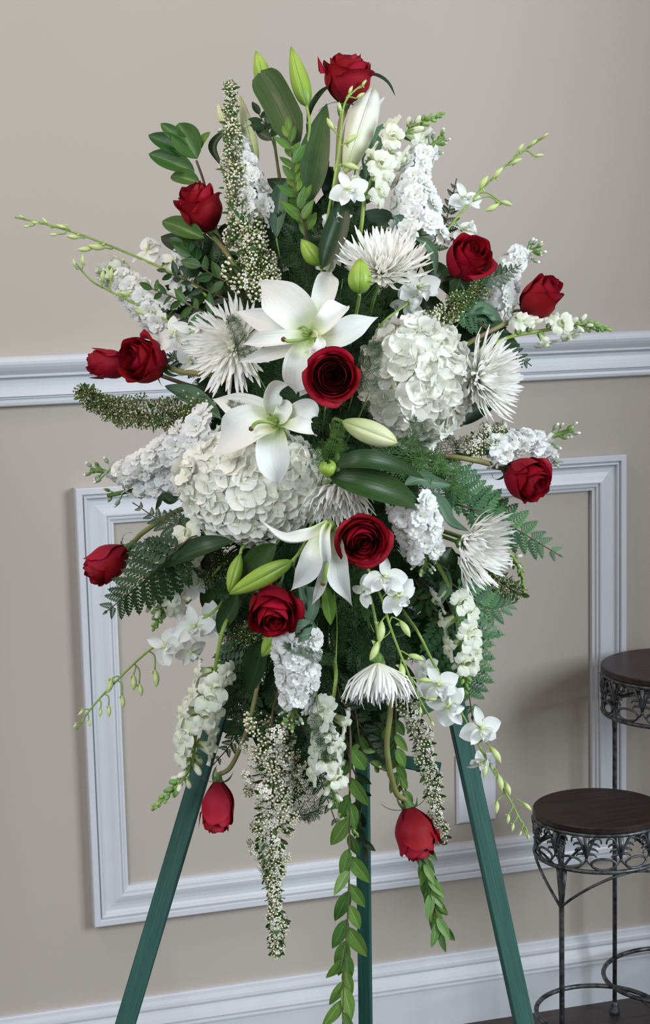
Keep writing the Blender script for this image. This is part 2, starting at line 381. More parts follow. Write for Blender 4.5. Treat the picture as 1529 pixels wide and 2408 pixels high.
# wall outlet
a = wall_hit(1071, 1777); b = wall_hit(1165, 1926)
oc = Vector(((a.x+b.x)/2, 0, (a.z+b.z)/2)); ow = (b.x-a.x)/2; oh = (a.z-b.z)/2
ot = thing('wall_outlet', oc, 'white wall outlet plate behind the right easel leg', 'outlet')
mb = MB(); v = []
for s_, y_ in ((1.0, 0.0), (1.0, -0.003), (0.9, -0.0055)):
    for sx, sz in ((-1, -1), (1, -1), (1, 1), (-1, 1)): v.append((sx*(ow-(1-s_)*ow), y_, sz*(oh-(1-s_)*ow)))
f = [(i*4+k, i*4+(k+1) % 4, (i+1)*4+(k+1) % 4, (i+1)*4+k) for i in range(2) for k in range(4)] + [(8, 9, 10, 11)]
mb.add(v, f, None, 0, None, smooth=False); part(ot, 'cover_plate', mb.mesh('cover_plate', M_PLATE), Matrix.Translation(oc))
for sgn in (1, -1):
    mb = MB(); pr = [(1e-6, 0), (0.0125, 0.0), (0.0125, 0.0012), (0.0115, 0.002), (1e-6, 0.002)]
    lathe(mb, pr, 20); c = oc + Vector((0, -0.0052, sgn*oh*0.42))
    rc = part(ot, 'receptacle', mb.mesh('receptacle', M_PLATE), Matrix.Translation(c) @ Matrix.Rotation(PI/2, 4, 'X'))
    for dx, hh in ((-0.005, 0.0045), (0.005, 0.0035)):
        sb = MB(); box(sb, -0.0007, 0.0007, -0.0003, 0.0006, -hh, hh); part(rc, 'slot', sb.mesh('slot', M_DARK), Matrix.Translation(c+Vector((dx, -0.0024, 0.002))))
mb = MB(); ball(mb, (0, 0, 0), 0.0022); part(ot, 'screw', mb.mesh('screw', M_PLATE), Matrix.Translation(oc+Vector((0, -0.005, 0))))

# ---------------------------------------------------------------- easel
ea = thing('easel', at(764, 2500, 1.95), 'green wooden tripod easel holding the flower spray', 'easel')
def slat(p0, p1, wpx_dir, w, t, name):
    """bar from p0 to p1, width vector direction wpx_dir, width w, thickness t; slightly eased edges"""
    ax = (p1-p0); L = ax.length; z = ax.normalized(); x = (wpx_dir - z*wpx_dir.dot(z)).normalized(); y = z.cross(x)
    m = Matrix((x, y, z)).transposed().to_4x4(); m.translation = p0
    b = MB(); e = 0.0012; q = [(-w/2+e, -t/2), (w/2-e, -t/2), (w/2, -t/2+e), (w/2, t/2-e), (w/2-e, t/2), (-w/2+e, t/2), (-w/2, t/2-e), (-w/2, -t/2+e)]
    v = [(a_, b_, zz) for zz in (0, L) for a_, b_ in q]; f = [(i, (i+1) % 8, 8+(i+1) % 8, 8+i) for i in range(8)] + [tuple(range(8))[::-1], tuple(range(8, 16))]
    b.add(v, f, None, 0, None, smooth=False)
    return part(ea, name, b.mesh(name, M_EASEL), m)
def to_floor(a, b):                              # continue the line a->b down to z=0
    t = a.z/(a.z-b.z); return a + (b-a)*t
def toe(px1, py1, D1, px2, py2, D2): a = at(px1, py1, D1); return a, to_floor(a, at(px2, py2, D2))
a, b = toe(822, 640, 1.945, 295, 2408, 1.90); slat(b, a, RT+UP*0.1-FW*0.12, 0.0200, 0.010, 'leg')
a, b = toe(850, 640, 1.945, 1233, 2408, 1.90); slat(b, a, RT-UP*0.1+FW*0.25, 0.0200, 0.010, 'leg')
a, b = toe(838, 660, 1.962, 860, 2408, 2.33); slat(b, a, RT-FW*0.3, 0.0165, 0.010, 'leg')
slat(at(482, 1697, 1.918), at(1035, 1808, 1.918), UP, 0.013, 0.009, 'crossbar')
slat(at(620, 1345, 1.90), at(980, 1345, 1.90), UP, 0.018, 0.03, 'ledge')
# foam block in its cage, carried by the ledge
fo = thing('floral_foam', at(758, 1325, 1.872), 'dark green floral foam block behind the middle of the flowers', 'foam')
mb = MB(); box(mb, -0.052, 0.052, -0.082, 0.082, -0.032, 0.014); part(fo, 'foam_block', mb.mesh('foam_block', M_FOAM), frame(at(758, 1140, 1.875), -FW))
mb = MB()
for k in range(-2, 3):
    tube(mb, [Vector((k*0.024, -0.083, -0.03)), Vector((k*0.024, -0.083, 0.0155)), Vector((k*0.024, 0.083, 0.0155)), Vector((k*0.024, 0.083, -0.03))], 0.0009, 5)
for k in range(-3, 4): tube(mb, [Vector((-0.053, k*0.026, -0.03)), Vector((-0.053, k*0.026, 0.0155)), Vector((0.053, k*0.026, 0.0155)), Vector((0.053, k*0.026, -0.03))], 0.0009, 5)
part(fo, 'wire_cage', mb.mesh('wire_cage', M_FOAM), frame(at(758, 1140, 1.875), -FW))

# ---------------------------------------------------------------- plant stands
def ring_pts(c, r, n=48, zf=None): return [Vector((c[0]+r*math.cos(2*PI*i/n), c[1]+r*math.sin(2*PI*i/n), c[2]+(zf(2*PI*i/n) if zf else 0))) for i in range(n+1)]
def ornament_mb(r, h, n):
    """one acanthus pair with its oval ring, wrapped on a cylinder of radius r; u = arc offset, z from 0 (lower rim) up to h"""
    m = MB(); pitch = 2*PI*r/n
    def wrap(u, z, o=0.0): a_ = u/r; return Vector(((r+o)*math.cos(a_), (r+o)*math.sin(a_), z))
    rh = h*0.155; rw = pitch*0.36
    tube(m, [wrap(rw*math.cos(t), h*0.06+rh+rh*math.sin(t)*1.0) for t in [2*PI*i/18 for i in range(19)]], 0.0017, 6, cap=False)
    p2 = pitch/2
    tube(m, [wrap(p2, h*0.30), wrap(p2, h*0.95)], lambda t: 0.0016+0.0026*t, 6)
    tube(m, [wrap(p2, h*0.36, 0.001), wrap(p2+0.001, h*0.7, .002), wrap(p2, h*0.93, 0.003)], lambda t: 0.001+0.002*math.sin(PI*t), 5)
    ball(m, wrap(p2, h*0.33, 0.001), 0.0024)
    tube(m, [wrap(0, 0), wrap(0, h*0.07)], 0.0014, 5)
    for s in (-1, 1):
        tube(m, spline([wrap(p2, h*0.32), wrap(p2+s*pitch*0.10, h*0.22), wrap(p2+s*pitch*0.15, h*0.2)], 5), 0.0015, 5)
        tube(m, spline([wrap(p2, h*0.40, 0), wrap(p2+s*pitch*0.12, h*0.70, .001), wrap(p2+s*pitch*0.25, h*0.93, .002), wrap(p2+s*pitch*0.40, h*0.92, .003), wrap(p2+s*pitch*0.43, h*0.80, .002)], 12), lambda t: 0.0022*(1-0.45*t), 5)
        for q, (u0, z0) in enumerate(((0.10, 0.52), (0.14, 0.66), (0.19, 0.80))):
            tube(m, spline([wrap(p2+s*pitch*(u0-0.04), h*(z0-.02)), wrap(p2+s*pitch*(u0+0.12), h*(z0-0.03), .002), wrap(p2+s*pitch*(u0+0.19), h*(z0-0.10), .001)], 6), lambda t: 0.0021*(1-0.55*t), 5)
    return m
def plant_stand(center, r, H, label, leg_as, ring_z, nm=12, bh=0.052, th=0.009, arches=True):
    t = thing('plant_stand', center, label, 'plant stand')
    cx, cy = center.x, center.y; T = Matrix.Translation(center)
    m = MB(); e = 0.0015
    lathe(m, [(1e-6, H-th), (r-e, H-th), (r, H-th+e), (r, H-e), (r-e, H), (1e-6, H)], 64); m.sm = [False]*len(m.sm)
    part(t, 'tabletop', m.mesh('tabletop', M_TOP), T)
    rb = r*0.975; zu, zl = H-th-0.0025, H-th-bh
    m = MB(); tube(m, ring_pts((0, 0, zu), rb), 0.0028, 8, cap=False); part(t, 'upper_rim', m.mesh('upper_rim', M_IRON), T)
    m = MB(); tube(m, ring_pts((0, 0, zl), rb), 0.0030, 8, cap=False); part(t, 'lower_rim', m.mesh('lower_rim', M_IRON), T)
    om = ornament_mb(rb, zu-zl, nm).mesh('ornament', M_IRON)
    for k in range(nm): part(t, 'ornament', om, T @ Matrix.Translation((0, 0, zl)) @ Matrix.Rotation(2*PI*(k+0.3)/nm, 4, 'Z'))
    zj = zl - 0.055
    lps = []
    for a_ in leg_as:
        d = Vector((math.cos(a_), math.sin(a_), 0)); lps.append(a_)
        m = MB(); tube(m, [d*rb*0.97+Vector((0, 0, zu)), d*rb*0.97+Vector((0, 0, zl)), d*rb*0.97+Vector((0, 0, zj)), d*rb*0.97+Vector((0, 0, 0.012))], 0.0034, 8)
        tube(m, [d*rb*0.97+Vector((-d.y, d.x, 0))*0.006+Vector((0, 0, zl)), d*rb*0.97+Vector((0, 0, zj))], 0.0028, 6)
        tube(m, [d*rb*0.97-Vector((-d.y, d.x, 0))*0.006+Vector((0, 0, zl)), d*rb*0.97+Vector((0, 0, zj))], 0.0028, 6)
        lg = part(t, 'leg', m.mesh('leg', M_IRON), T)
        m = MB(); lathe(m, [(0.0035, 0.02), (0.006, 0.014), (0.0045, 0.011), (0.008, 0.006), (0.007, 0.0), (1e-6, 0.0)][::-1], 14)
        part(lg, 'foot', m.mesh('foot', M_IRON), T @ Matrix.Translation(d*rb*0.97))
    for k in range(3 if arches else 0):
        a0 = lps[k]; a1 = lps[(k+1) % 3]
        if a1 < a0: a1 += 2*PI
        if a1-a0 > PI*1.2: a0, a1 = a1-2*PI, a0
        pts = []
        for i in range(15):
            u = i/14; a_ = a0+(a1-a0)*u; pts.append(Vector((rb*math.cos(a_), rb*math.sin(a_), zj+(zl-zj)*(1-abs(2*u-1)**1.8)*0.97)))
        m = MB(); tube(m, pts, 0.0019, 6); part(t, 'arch_brace', m.mesh('arch_brace', M_IRON), T)
    m = MB(); tube(m, ring_pts((0, 0, ring_z), rb*0.99), 0.0034, 8, cap=False); part(t, 'base_ring', m.mesh('base_ring', M_IRON), T)
    return t
vw = Vector((FW.x, FW.y, 0)).normalized(); az = math.atan2(-vw.y, -vw.x)     # azimuth towards the viewer
c1, D1 = floor_hit(1409, 2377, 0.082); c1.z = 0; r1 = 152*D1/FPX
# height so that the front of the tabletop projects at y=1898
def height_for(c, px, py):
    best = None
    for i in range(2000):
        h = i*0.0005+0.05; q = Vector((c.x, c.y, h))-CAM; yy = IH/2-q.dot(UP)/q.dot(FW)*FPX
        if best is None or abs(yy-py) < best[0]: best = (abs(yy-py), h)
    return best[1]
H1 = height_for(c1, 1409, 1898)
plant_stand(c1, r1, H1, 'shorter black iron plant stand with round wood top, in front', [az-math.radians(44), az+math.radians(88), az-math.radians(150)], 0.082)
lf, D2 = floor_hit(1446, 2384); r2 = 168*D2/FPX
a2 = az-math.radians(130)
c2 = lf - Vector((math.cos(a2), math.sin(a2), 0))*r2*0.97*0.975; c2.z = 0
if c2.y > -r2-0.012: c2.y = -r2-0.012
H2 = height_for(c2, 1560, 1562)
plant_stand(c2, r2, H2, 'taller black iron plant stand cut off by the right edge', [a2, a2+math.radians(120), a2+math.radians(240)], 0.085, nm=13, bh=0.056, arches=False)
#@@OBJECTS
# ================================================================ flower and leaf builders
def rootp(p, k=.1):
    """hidden part of a stem: from the foam, dropping back behind the blooms, then out to p"""
    return [FOAM+(p-FOAM)*k, p.lerp(FOAM, .45)+FW*.035, p.lerp(FOAM, .12)+FW*.022]
# ---- roses
def rose_petals(kind):
    """unit rose: radius about 0.5, base at z=0; list of petal meshes"""
    rr = random.Random(kind*13+5); out = []
    N = (20, 24, 26)[kind]; flare = (0.02, 0.06, 0.075)[kind]; tight = (0.86, 0.95, 1.0)[kind]
    for i in range(N):
        t = i/(N-1); th0 = i*2.39996+rr.uniform(-.15, .15)
        rm = (0.045+0.43*t**0.85)*tight
        h = 0.83+0.12*math.sin(PI*min(1, t*1.1)) - (0.03 if t > .8 else 0) + rr.uniform(-.015, .02) + (0.10 if kind == 0 else 0)
        span = 2.0-(1.02, .92, .70)[kind]*t**0.6; ph = rr.uniform(0, 6); fl = flare*max(0, (t-0.55)/0.45)**1.3*rr.uniform(0.7, 1.5)
        inw = 0.30*(1-t)**0.7 + (0.16 if kind == 0 else 0.05); pt = rr.uniform(0.0, 0.05)
        def fn(u, v, rm=rm, h=h, span=span, th0=th0, ph=ph, fl=fl, inw=inw, t=t, pt=pt):
            w = 2*u-1; vv = v
            edge = 1-0.16*abs(w)**2.6 + pt*math.exp(-(w*5)**2)
            g = math.sin(min(1, 0.12+vv*1.55)*PI/2)**0.8
            rho = rm*g*(1 - inw*max(0, vv-.5)*1.1)
            c = max(0, (vv-0.72)/0.28)
            rho += fl*c**1.7*1.5 + 0.032*w*(0.3+0.7*vv)*(1-0.4*t) + 0.012*math.sin(3.1*w+ph)*vv*vv
            z = h*edge*(vv**0.92) - fl*0.9*c**3
            th = th0+w*span*(0.45+0.55*min(1, vv*1.6))*(1-0.30*c**2*(1 if t > .6 else 0))
            sq = 1.0
            if t > .7: z += 0.014*math.sin(5*w+ph)*c
            return (rho*math.cos(th)*sq, rho*math.sin(th), max(z, 0)+0.02)
        v, f, uv = grid(12 if t > .3 else 9, 9, fn); m = MB(); m.add(v, f, uv)
        out.append(m.mesh('petal', M_ROSE))
    return out
ROSE = [rose_petals(k) for k in range(3)]
def sepal_mesh(k):
    rr = random.Random(k); c = rr.uniform(0.5, 2.2); L = rr.uniform(0.5, 0.72)
    def fn(u, v):
        w = (2*u-1)*0.055*(1-v)**0.8*(1 if v > .05 else .8); a = c*v*1.3
        return (w + 0.02*math.sin(5*v), 0.07+L*0.6*math.sin(a)/max(c, .1), 0.04-L*0.55*(1-math.cos(a))/max(c, .1)+abs(2*u-1)*0.012)
    v, f, uv = grid(2, 8, fn); m = MB(); m.add(v, f, uv); return m.mesh('sepal', M_SEPAL)
SEP = [sepal_mesh(k) for k in range(5)]
m = MB(); lathe(m, [(0.035, -0.16), (0.04, -0.13), (0.085, -0.07), (0.10, -0.01), (0.14, 0.03), (0.10, 0.05)], 12); HIP = m.mesh('hip', M_SEPAL)
def rose(label, cx, cy, wpx, d, kind=1, t=0.0, stem_px=None, stem_t=-0.05, spin=0.0, hs=1.0, mat=None, extra=(), leafm=True):
    """cx,cy: centre of the bloom; d: facing (right, up, toward viewer)"""
    z = dv(*d); s = PX(wpx); c = P(cx, cy, t); b0 = c - z*(s*0.45*hs)
    r = thing('rose', b0, label, 'rose', 'long stemmed red roses of the spray')
    M = frame(b0, z, UP, (s, s, s*hs), spin)
    for me in ROSE[kind]: part(r, 'petal', me, M)
    for (ang, L, wd, up_) in extra:              # big outer petals that stand away, angle seen down the axis
        def fn(u, v):
            w = (2*u-1); a = ang+w*wd*(0.5+0.5*v)*(1-.45*max(0, v-.6)**1.5*3)
            rho = 0.36*math.sin(min(1, .15+v*1.6)*PI/2)+L*max(0, v-.45)**1.3
            z_ = up_*v**0.9*(1-0.25*w*w*v) - 0.12*max(0, v-.8)*4*abs(w)
            return (rho*math.cos(a), rho*math.sin(a), z_+0.02)
        v, f, uv = grid(10, 9, fn); m = MB(); m.add(v, f, uv); part(r, 'petal', m.mesh('petal', M_ROSE), M)
    part(r, 'hip', HIP, M)
    for k in range(5): part(r, 'sepal', SEP[k], M @ Matrix.Rotation(2*PI*k/5+spin, 4, 'Z'))
    pts = [b0 - z*s*0.12]
    if stem_px:
        for k, (x, y) in enumerate(stem_px): pts.append(P(x, y, stem_t if isinstance(stem_t, (int, float)) else stem_t[k]))
    else: pts.append(b0 - z*s*0.9)
    pts += rootp(pts[-1], .15)[::-1]
    stem(r, pts, lambda q: s*0.058-0.0004*q, mat or M_RSTEM)
    return r

# ---- blades: lily tepals, big leaves
def blade_mb(pts, w, nrm, prof=None, cup=0.0, ruffle=0.0, nu=6, nv=16, twist=0.0, roll=0.0, fold=0.0, seed=0, tipcurl=0.0):
    rr = random.Random(seed); ph = rr.uniform(0, 6); pp = spline(pts, nv); L = sum((pp[i+1]-pp[i]).length for i in range(nv))
    prof = prof or (lambda v: math.sin(PI*min(1, 0.06+0.94*v))**0.75)
    frames = []; nrm = Vector(nrm)
    for i, p in enumerate(pp):
        tt = (pp[min(i+1, nv)]-pp[max(i-1, 0)]).normalized(); n = (nrm-tt*nrm.dot(tt)).normalized()
        a = twist*(i/nv)+roll; q = Quaternion(tt, a); n = q @ n; frames.append((p, tt.cross(n), n))
    def fn(u, v):
        i = round(v*nv); p, x, n = frames[i]; s = 2*u-1; hw = w/2*prof(v)
        lift = cup*hw*s*s + fold*hw*abs(s) + ruffle*w*math.sin(v*9+ph+(2 if s > 0 else 0))*abs(s)**2*min(1, 2*v)
        return p + x*(hw*s*(1-0.25*min(1, abs(cup))*s*s)) + n*lift
    v, f, uv = grid(nu, nv, fn); m = MB(); m.add(v, f, uv); return m
def prof_tepal(v): return max(0.015, (0.28+0.72*math.sin(PI*min(1, v/1.06)**0.92)**1.0)*(1 if v < .62 else 1-((v-.62)/.38)**1.55*0.96))
def prof_leaf(v): return max(0.02, math.sin(PI*min(1.0, v)**0.85)**0.8)
def prof_round(v): return max(0.02, (min(1, v*3.2)**0.6)*(1 if v < .78 else math.sqrt(max(0, 1-((v-.78)/.22)**2))))
def path3(px, t):
    if not isinstance(t, (list, tuple)): t = [t]*len(px)
    return [P(x, y, q) for (x, y), q in zip(px, t)]
def big_leaf(label, px, wpx, t=0.0, mat=None, nrm=(0, 0.25, 1), prof=prof_leaf, cup=0.3, fold=0.25, twist=0, roll=0, ruffle=0.02, seed=0, nv=16, name='lily_leaf'):
    pts = path3(px, t); L = thing(name, pts[0], label, 'leaf', 'broad leaves around the blooms')
    m = blade_mb(pts, PX(wpx), dv(*nrm), prof, cup, ruffle, 6, nv, twist, roll, fold, seed)
    wmesh(L, 'blade', m, mat or M_LLEAF)
    mb = MB(); sp = spline([pts[0], pts[0].lerp(FOAM, 0.35)-FW*(-0.01), FOAM+(pts[0]-FOAM)*0.12], 8); tube(mb, sp, 0.0010, 5); wmesh(L, 'stalk', mb, M_STEM)
    return L
def lily(label, center, tepals, pistil=None, fil=(), t=0.0, stemto=None):
    c = P(*center, t); r = thing('lily', c, label, 'lily', 'open white lilies of the spray')
    for k, tp in enumerate(tepals):
        px, ts, w = tp[0], tp[1], tp[2]; o = tp[3] if len(tp) > 3 else {}
        pts = path3(px, [t+q for q in ts])
        kw = dict(cup=0.22, ruffle=0.07, twist=0, roll=0, fold=0.14, prof=prof_tepal); kw.update(o)
        nr = kw.pop('nrm', (0, 0.1, 1))
        m = blade_mb(pts, PX(w*1.08), dv(*nr), seed=k, nu=8, nv=20, **kw); wmesh(r, 'petal', m, M_LILY)
    if pistil:
        pts = path3(pistil[0], [t+q for q in pistil[1]]); m = MB(); tube(m, spline(pts, 12), lambda q: 0.0013+0.0007*q, 7)
        ps = wmesh(r, 'pistil', m, M_LIME)
        m = MB(); ball(m, pts[-1], 0.0027, sides=8); wmesh(ps, 'stigma', m, M_BROWN)
    for f_ in fil:
        m = MB(); tube(m, spline(path3(f_, [t+0.010]*len(f_)), 8), lambda q: 0.0011-0.0005*q, 5); wmesh(r, 'filament', m, M_LIME)
    m = MB(); lathe(m, [(1e-6, 0), (0.006, 0.002), (0.0075, 0.008), (0.004, 0.018)], 10); part(r, 'throat', m.mesh('throat', M_LIME), frame(c-dv(0, 0, 1)*0.012, dv(0, 0, 1)))
    stem(r, [c-dv(0, 0, 1)*0.01, c.lerp(FOAM, .4)-dv(0, 0, 1)*0.03, FOAM+(c-FOAM)*0.1], 0.0022, M_STEM)
    return r
def lily_bud(label, p0, p1, wpx, mat=None, t=(0, 0), peak=0.42, split=0, stem_px=None, ribs=0.10, p=0.8):
    a, b = P(*p0, t[0]), P(*p1, t[1]); L = (b-a).length
    r = thing('lily_bud', a, label, 'lily bud', 'closed lily buds of the spray')
    ax = (b-a).normalized(); M = frame(a, ax, dv(0, 0, 1), 1.0, 0.5)
    prof = spindle(L, PX(wpx), 14, p, peak)
    if not split:
        for k in range(3):                        # three outer segments wrapped round the bud, seams between them
            def fn(u, v, k=k):
                i = v*14; i0 = min(13, int(i)); rr = prof[i0][0]+(prof[i0+1][0]-prof[i0][0])*(i-i0)
                s = 2*u-1; a_ = 2*PI*k/3+s*PI/3*0.985; q = rr*(1-0.13*abs(s)**4-0.05*math.exp(-(s*7)**2)+0.02*math.cos(3*PI*s))
                return (q*math.cos(a_), q*math.sin(a_), L*v)
            v, f, uv = grid(12, 14, fn); m = MB(); m.add(v, f, uv); part(r, 'petal', m.mesh('petal', mat or M_LBUD), M)
    else:
        for k in range(4):
            def fn(u, v, k=k):
                i = v*14; i0 = min(13, int(i)); rr = prof[i0][0]+(prof[i0+1][0]-prof[i0][0])*(i-i0)
                s = 2*u-1; a_ = 2*PI*k/4+s*PI/4*1.15; q = rr*(1-0.12*abs(s)**3)+split*wpx*PX(1)*max(0, v-.55)**1.5*(1+0.5*(k % 2))
                return (q*math.cos(a_), q*math.sin(a_), L*v*(1-0.05*(k % 2)))
            v, f, uv = grid(8, 14, fn); m = MB(); m.add(v, f, uv); part(r, 'petal', m.mesh('petal', mat or M_LILY), M)
    pts = [a+ax*L*0.02]
    for x, y, q in (stem_px or []): pts.append(P(x, y, q))
    if not stem_px: pts.append(a-ax*L*0.12+FW*.012)
    pts += rootp(pts[-1], .12)[::-1]; stem(r, pts, 0.0016, M_LIME if mat is not M_LBUDC else M_STEM)
    return r

# ---- spider chrysanthemums
def mum_petal(k):
    rr = random.Random(k+40); cv = rr.uniform(0.1, 0.38); hook = rr.uniform(0.0, 0.5); sd = rr.uniform(-.12, .12)
    def fn(u, v):
        s = 2*u-1; w = 0.052*(0.55+0.45*math.sin(PI*min(1, v*0.8+.15)))*(1 if v < .9 else 1-((v-.9)/.1)**2*.75)
        a = cv*v + hook*max(0, v-.75)*2
        return (w*s*(1-.25*abs(s)) + sd*v*v, v*math.cos(a*.5), v*math.sin(a*.5)+0.014*s*s*(1-v*.4))
    v, f, uv = grid(4, 7, fn); m = MB(); m.add(v, f, uv); return m.mesh('petal', M_MUM)
MUMP = [mum_petal(k) for k in range(6)]
def mum(label, cx, cy, wpx, d, a0=4, a1=100, t=0.0, n=190, droop=0.0, seed=0, wpet=1.0, curl=1.0, stem_px=None):
    rr = random.Random(seed); z = dv(*d); s = PX(wpx)/2; c = P(cx, cy, t)
    r = thing('spider_mum', c, label, 'chrysanthemum', 'white spider chrysanthemums of the spray')
    Mb = frame(c, z, UP)
    for i in range(n):
        q = (i+.5)/n; al = math.radians(a0+(a1-a0)*q**0.5 + rr.uniform(-5, 5)); th = i*2.39996+rr.uniform(-.1, .1)
        d_ = Vector((math.sin(al)*math.cos(th), math.sin(al)*math.sin(th), math.cos(al)))
        n_ = Vector((-math.cos(al)*math.cos(th), -math.cos(al)*math.sin(th), math.sin(al)))*(1 if not droop else 1)
        L = s*(0.45+0.62*q**0.6)*rr.uniform(0.9, 1.1)
        if droop: n_ = -n_ if rr.random() < droop else n_
        o = d_*s*0.05
        part(r, 'petal', MUMP[i % 6], Mb @ along(o, d_, n_, (s*1.15*wpet*(0.75+0.35*q), L, L*curl)))
    m = MB(); rr2 = random.Random(3)
    for i in range(40):
        q = i/40; al = 0.7*math.sqrt(q); th = i*2.4; ball(m, (s*.20*math.sin(al)*math.cos(th), s*.20*math.sin(al)*math.sin(th), s*.14+s*.12*math.cos(al)), s*0.03, sides=5)
    part(r, 'center', m.mesh('center', M_CREAM), Mb, kind='stuff')
    m = MB(); lathe(m, [(s*.04, -s*.22), (s*.12, -s*.12), (s*.14, 0), (s*.05, s*.02)], 12); part(r, 'calyx', m.mesh('calyx', M_CALYX), Mb)
    pts = [c-z*s*.2] + ([P(*q) for q in stem_px] if stem_px else [c-z*s*.8]); pts += rootp(pts[-1], .12)[::-1]; stem(r, pts, 0.0018, M_STEM)
    return r

# ---- hydrangeas
def hyd_floret(k):
    rr = random.Random(k+90); m = MB()
    for p_ in range(4):
        a = p_*PI/2+rr.uniform(-.12, .12); sz = rr.uniform(.9, 1.1); cu = rr.uniform(-.06, .22); ph = rr.uniform(0, 6); tl = rr.uniform(-.10, .16)
        def fn(u, v):
            s = 2*u-1; w = 0.42*sz*(math.sin(PI*min(1, (0.13+0.8*v)))**0.55); q = 0.06+0.50*sz*v - 0.05*abs(s)**2*v
            z = cu*v*v + 0.10*s*s*v*(1 if cu > .05 else -.6) + 0.025*math.sin(4*s+ph+3*v) + tl*s*.5*v
            x = q; y = w*s*(0.35+0.65*min(1, v*1.4)); return (x*math.cos(a)-y*math.sin(a), x*math.sin(a)+y*math.cos(a), z+0.015*p_)
        v, f, uv = grid(5, 5, fn); m.add(v, f, uv)
    n0 = len(m.f); ball(m, (0, 0, 0.03), 0.05, 1, 6)
    return m.mesh('floret', [M_HYD, M_CREAM])
HYDF = [hyd_floret(k) for k in range(6)]
def hydrangea(label, cx, cy, rx, ry, rz, t=0.0, n=210, seed=0, fpx=46, tilt=0.0):
    rr = random.Random(seed); c = P(cx, cy, t); r = thing('hydrangea', c, label, 'hydrangea', 'white hydrangea heads of the spray')
    ax, ay, az_ = PX(rx), PX(ry), PX(rz); zt = dv(0, 0, 1); ct, st = math.cos(tilt), math.sin(tilt)
    X = RT*ct+UP*st; Y = -RT*st+UP*ct
    for i in range(n):
        lay = 0.80 if i % 4 == 0 else rr.uniform(0.94, 1.02)
        q = (i+.5)/n; zz = 1-q*1.42; th = i*2.39996
        rad = math.sqrt(max(0, 1-zz*zz)); nx, ny = rad*math.cos(th), rad*math.sin(th)
        p = c + (X*(nx*ax) + Y*(ny*ay) + zt*(zz*az_))*lay
        nn = (X*(nx/ax)+Y*(ny/ay)+zt*(zz/az_)).normalized() + Vector((rr.uniform(-.35, .35), rr.uniform(-.35, .35), rr.uniform(-.35, .35)))
        part(r, 'floret', HYDF[i % 6], frame(p, nn, UP, PX(fpx)*rr.uniform(.85, 1.12), rr.uniform(0, 6)))
    m = MB()
    for i in range(26):
        q = (i+.5)/26; zz = 1-q*1.4; th = i*2.39996; rad = math.sqrt(1-zz*zz)
        tube(m, [c-zt*az_*0.8, c+(X*(rad*math.cos(th)*ax)+Y*(rad*math.sin(th)*ay)+zt*(zz*az_))*0.9], 0.0009, 5)
    wmesh(r, 'branches', m, M_STEM); stem(r, [c-zt*az_*0.75, c.lerp(FOAM, .5)-zt*0.03, FOAM+(c-FOAM)*.1], 0.003, M_STEM)
    return r

# ---- stock
def stock_floret(k):
    rr = random.Random(k+150); m = MB()
    for wl, (n, sz, el) in enumerate(((5, 0.5, 0.15), (5, 0.40, 0.55), (4, 0.26, 1.0))):
        for p_ in range(n):
            a = 2*PI*(p_+wl*.4)/n+rr.uniform(-.25, .25); e = el+rr.uniform(-.15, .25); ph = rr.uniform(0, 6); L = sz*rr.uniform(.88, 1.12)
            def fn(u, v):
                s = 2*u-1; w = L*.52*(0.25+.75*math.sin(PI/2*min(1, v*1.3)))*(1 if v < .7 else 1-((v-.7)/.3)**2*.35); q = 0.03+L*v
                ru_ = 0.05*math.sin(5*s+ph)*v*v; ea = e*(1-.35*v); x = q*math.cos(ea)-ru_*.5; z = q*math.sin(ea)+ru_-0.10*v*v*(1 if e < .5 else -.3)
                y = w*s; return (x*math.cos(a)-y*math.sin(a), x*math.sin(a)+y*math.cos(a), z)
            v, f, uv = grid(4, 4, fn); m.add(v, f, uv)
    return m.mesh('floret', M_STOCK)
STF = [stock_floret(k) for k in range(5)]
def stock_bud(g):
    m = MB(); lathe(m, [(1e-6, 0), (.32, .2), (.38, .6), (.3, 1.0), (.22, 1.1)], 7, 0)
    lathe(m, [(.24, 1.0), (.28, 1.25), (.15, 1.5), (1e-6, 1.55)], 7, 1); return m.mesh('bud', [M_CALYX if g else M_GREYG, M_YBUD if g else M_WHITEF])
M_GREYG = plain('grey_green', (0.30, 0.42, 0.26), noise=0.3, nscale=150)
STB = [stock_bud(0), stock_bud(1)]
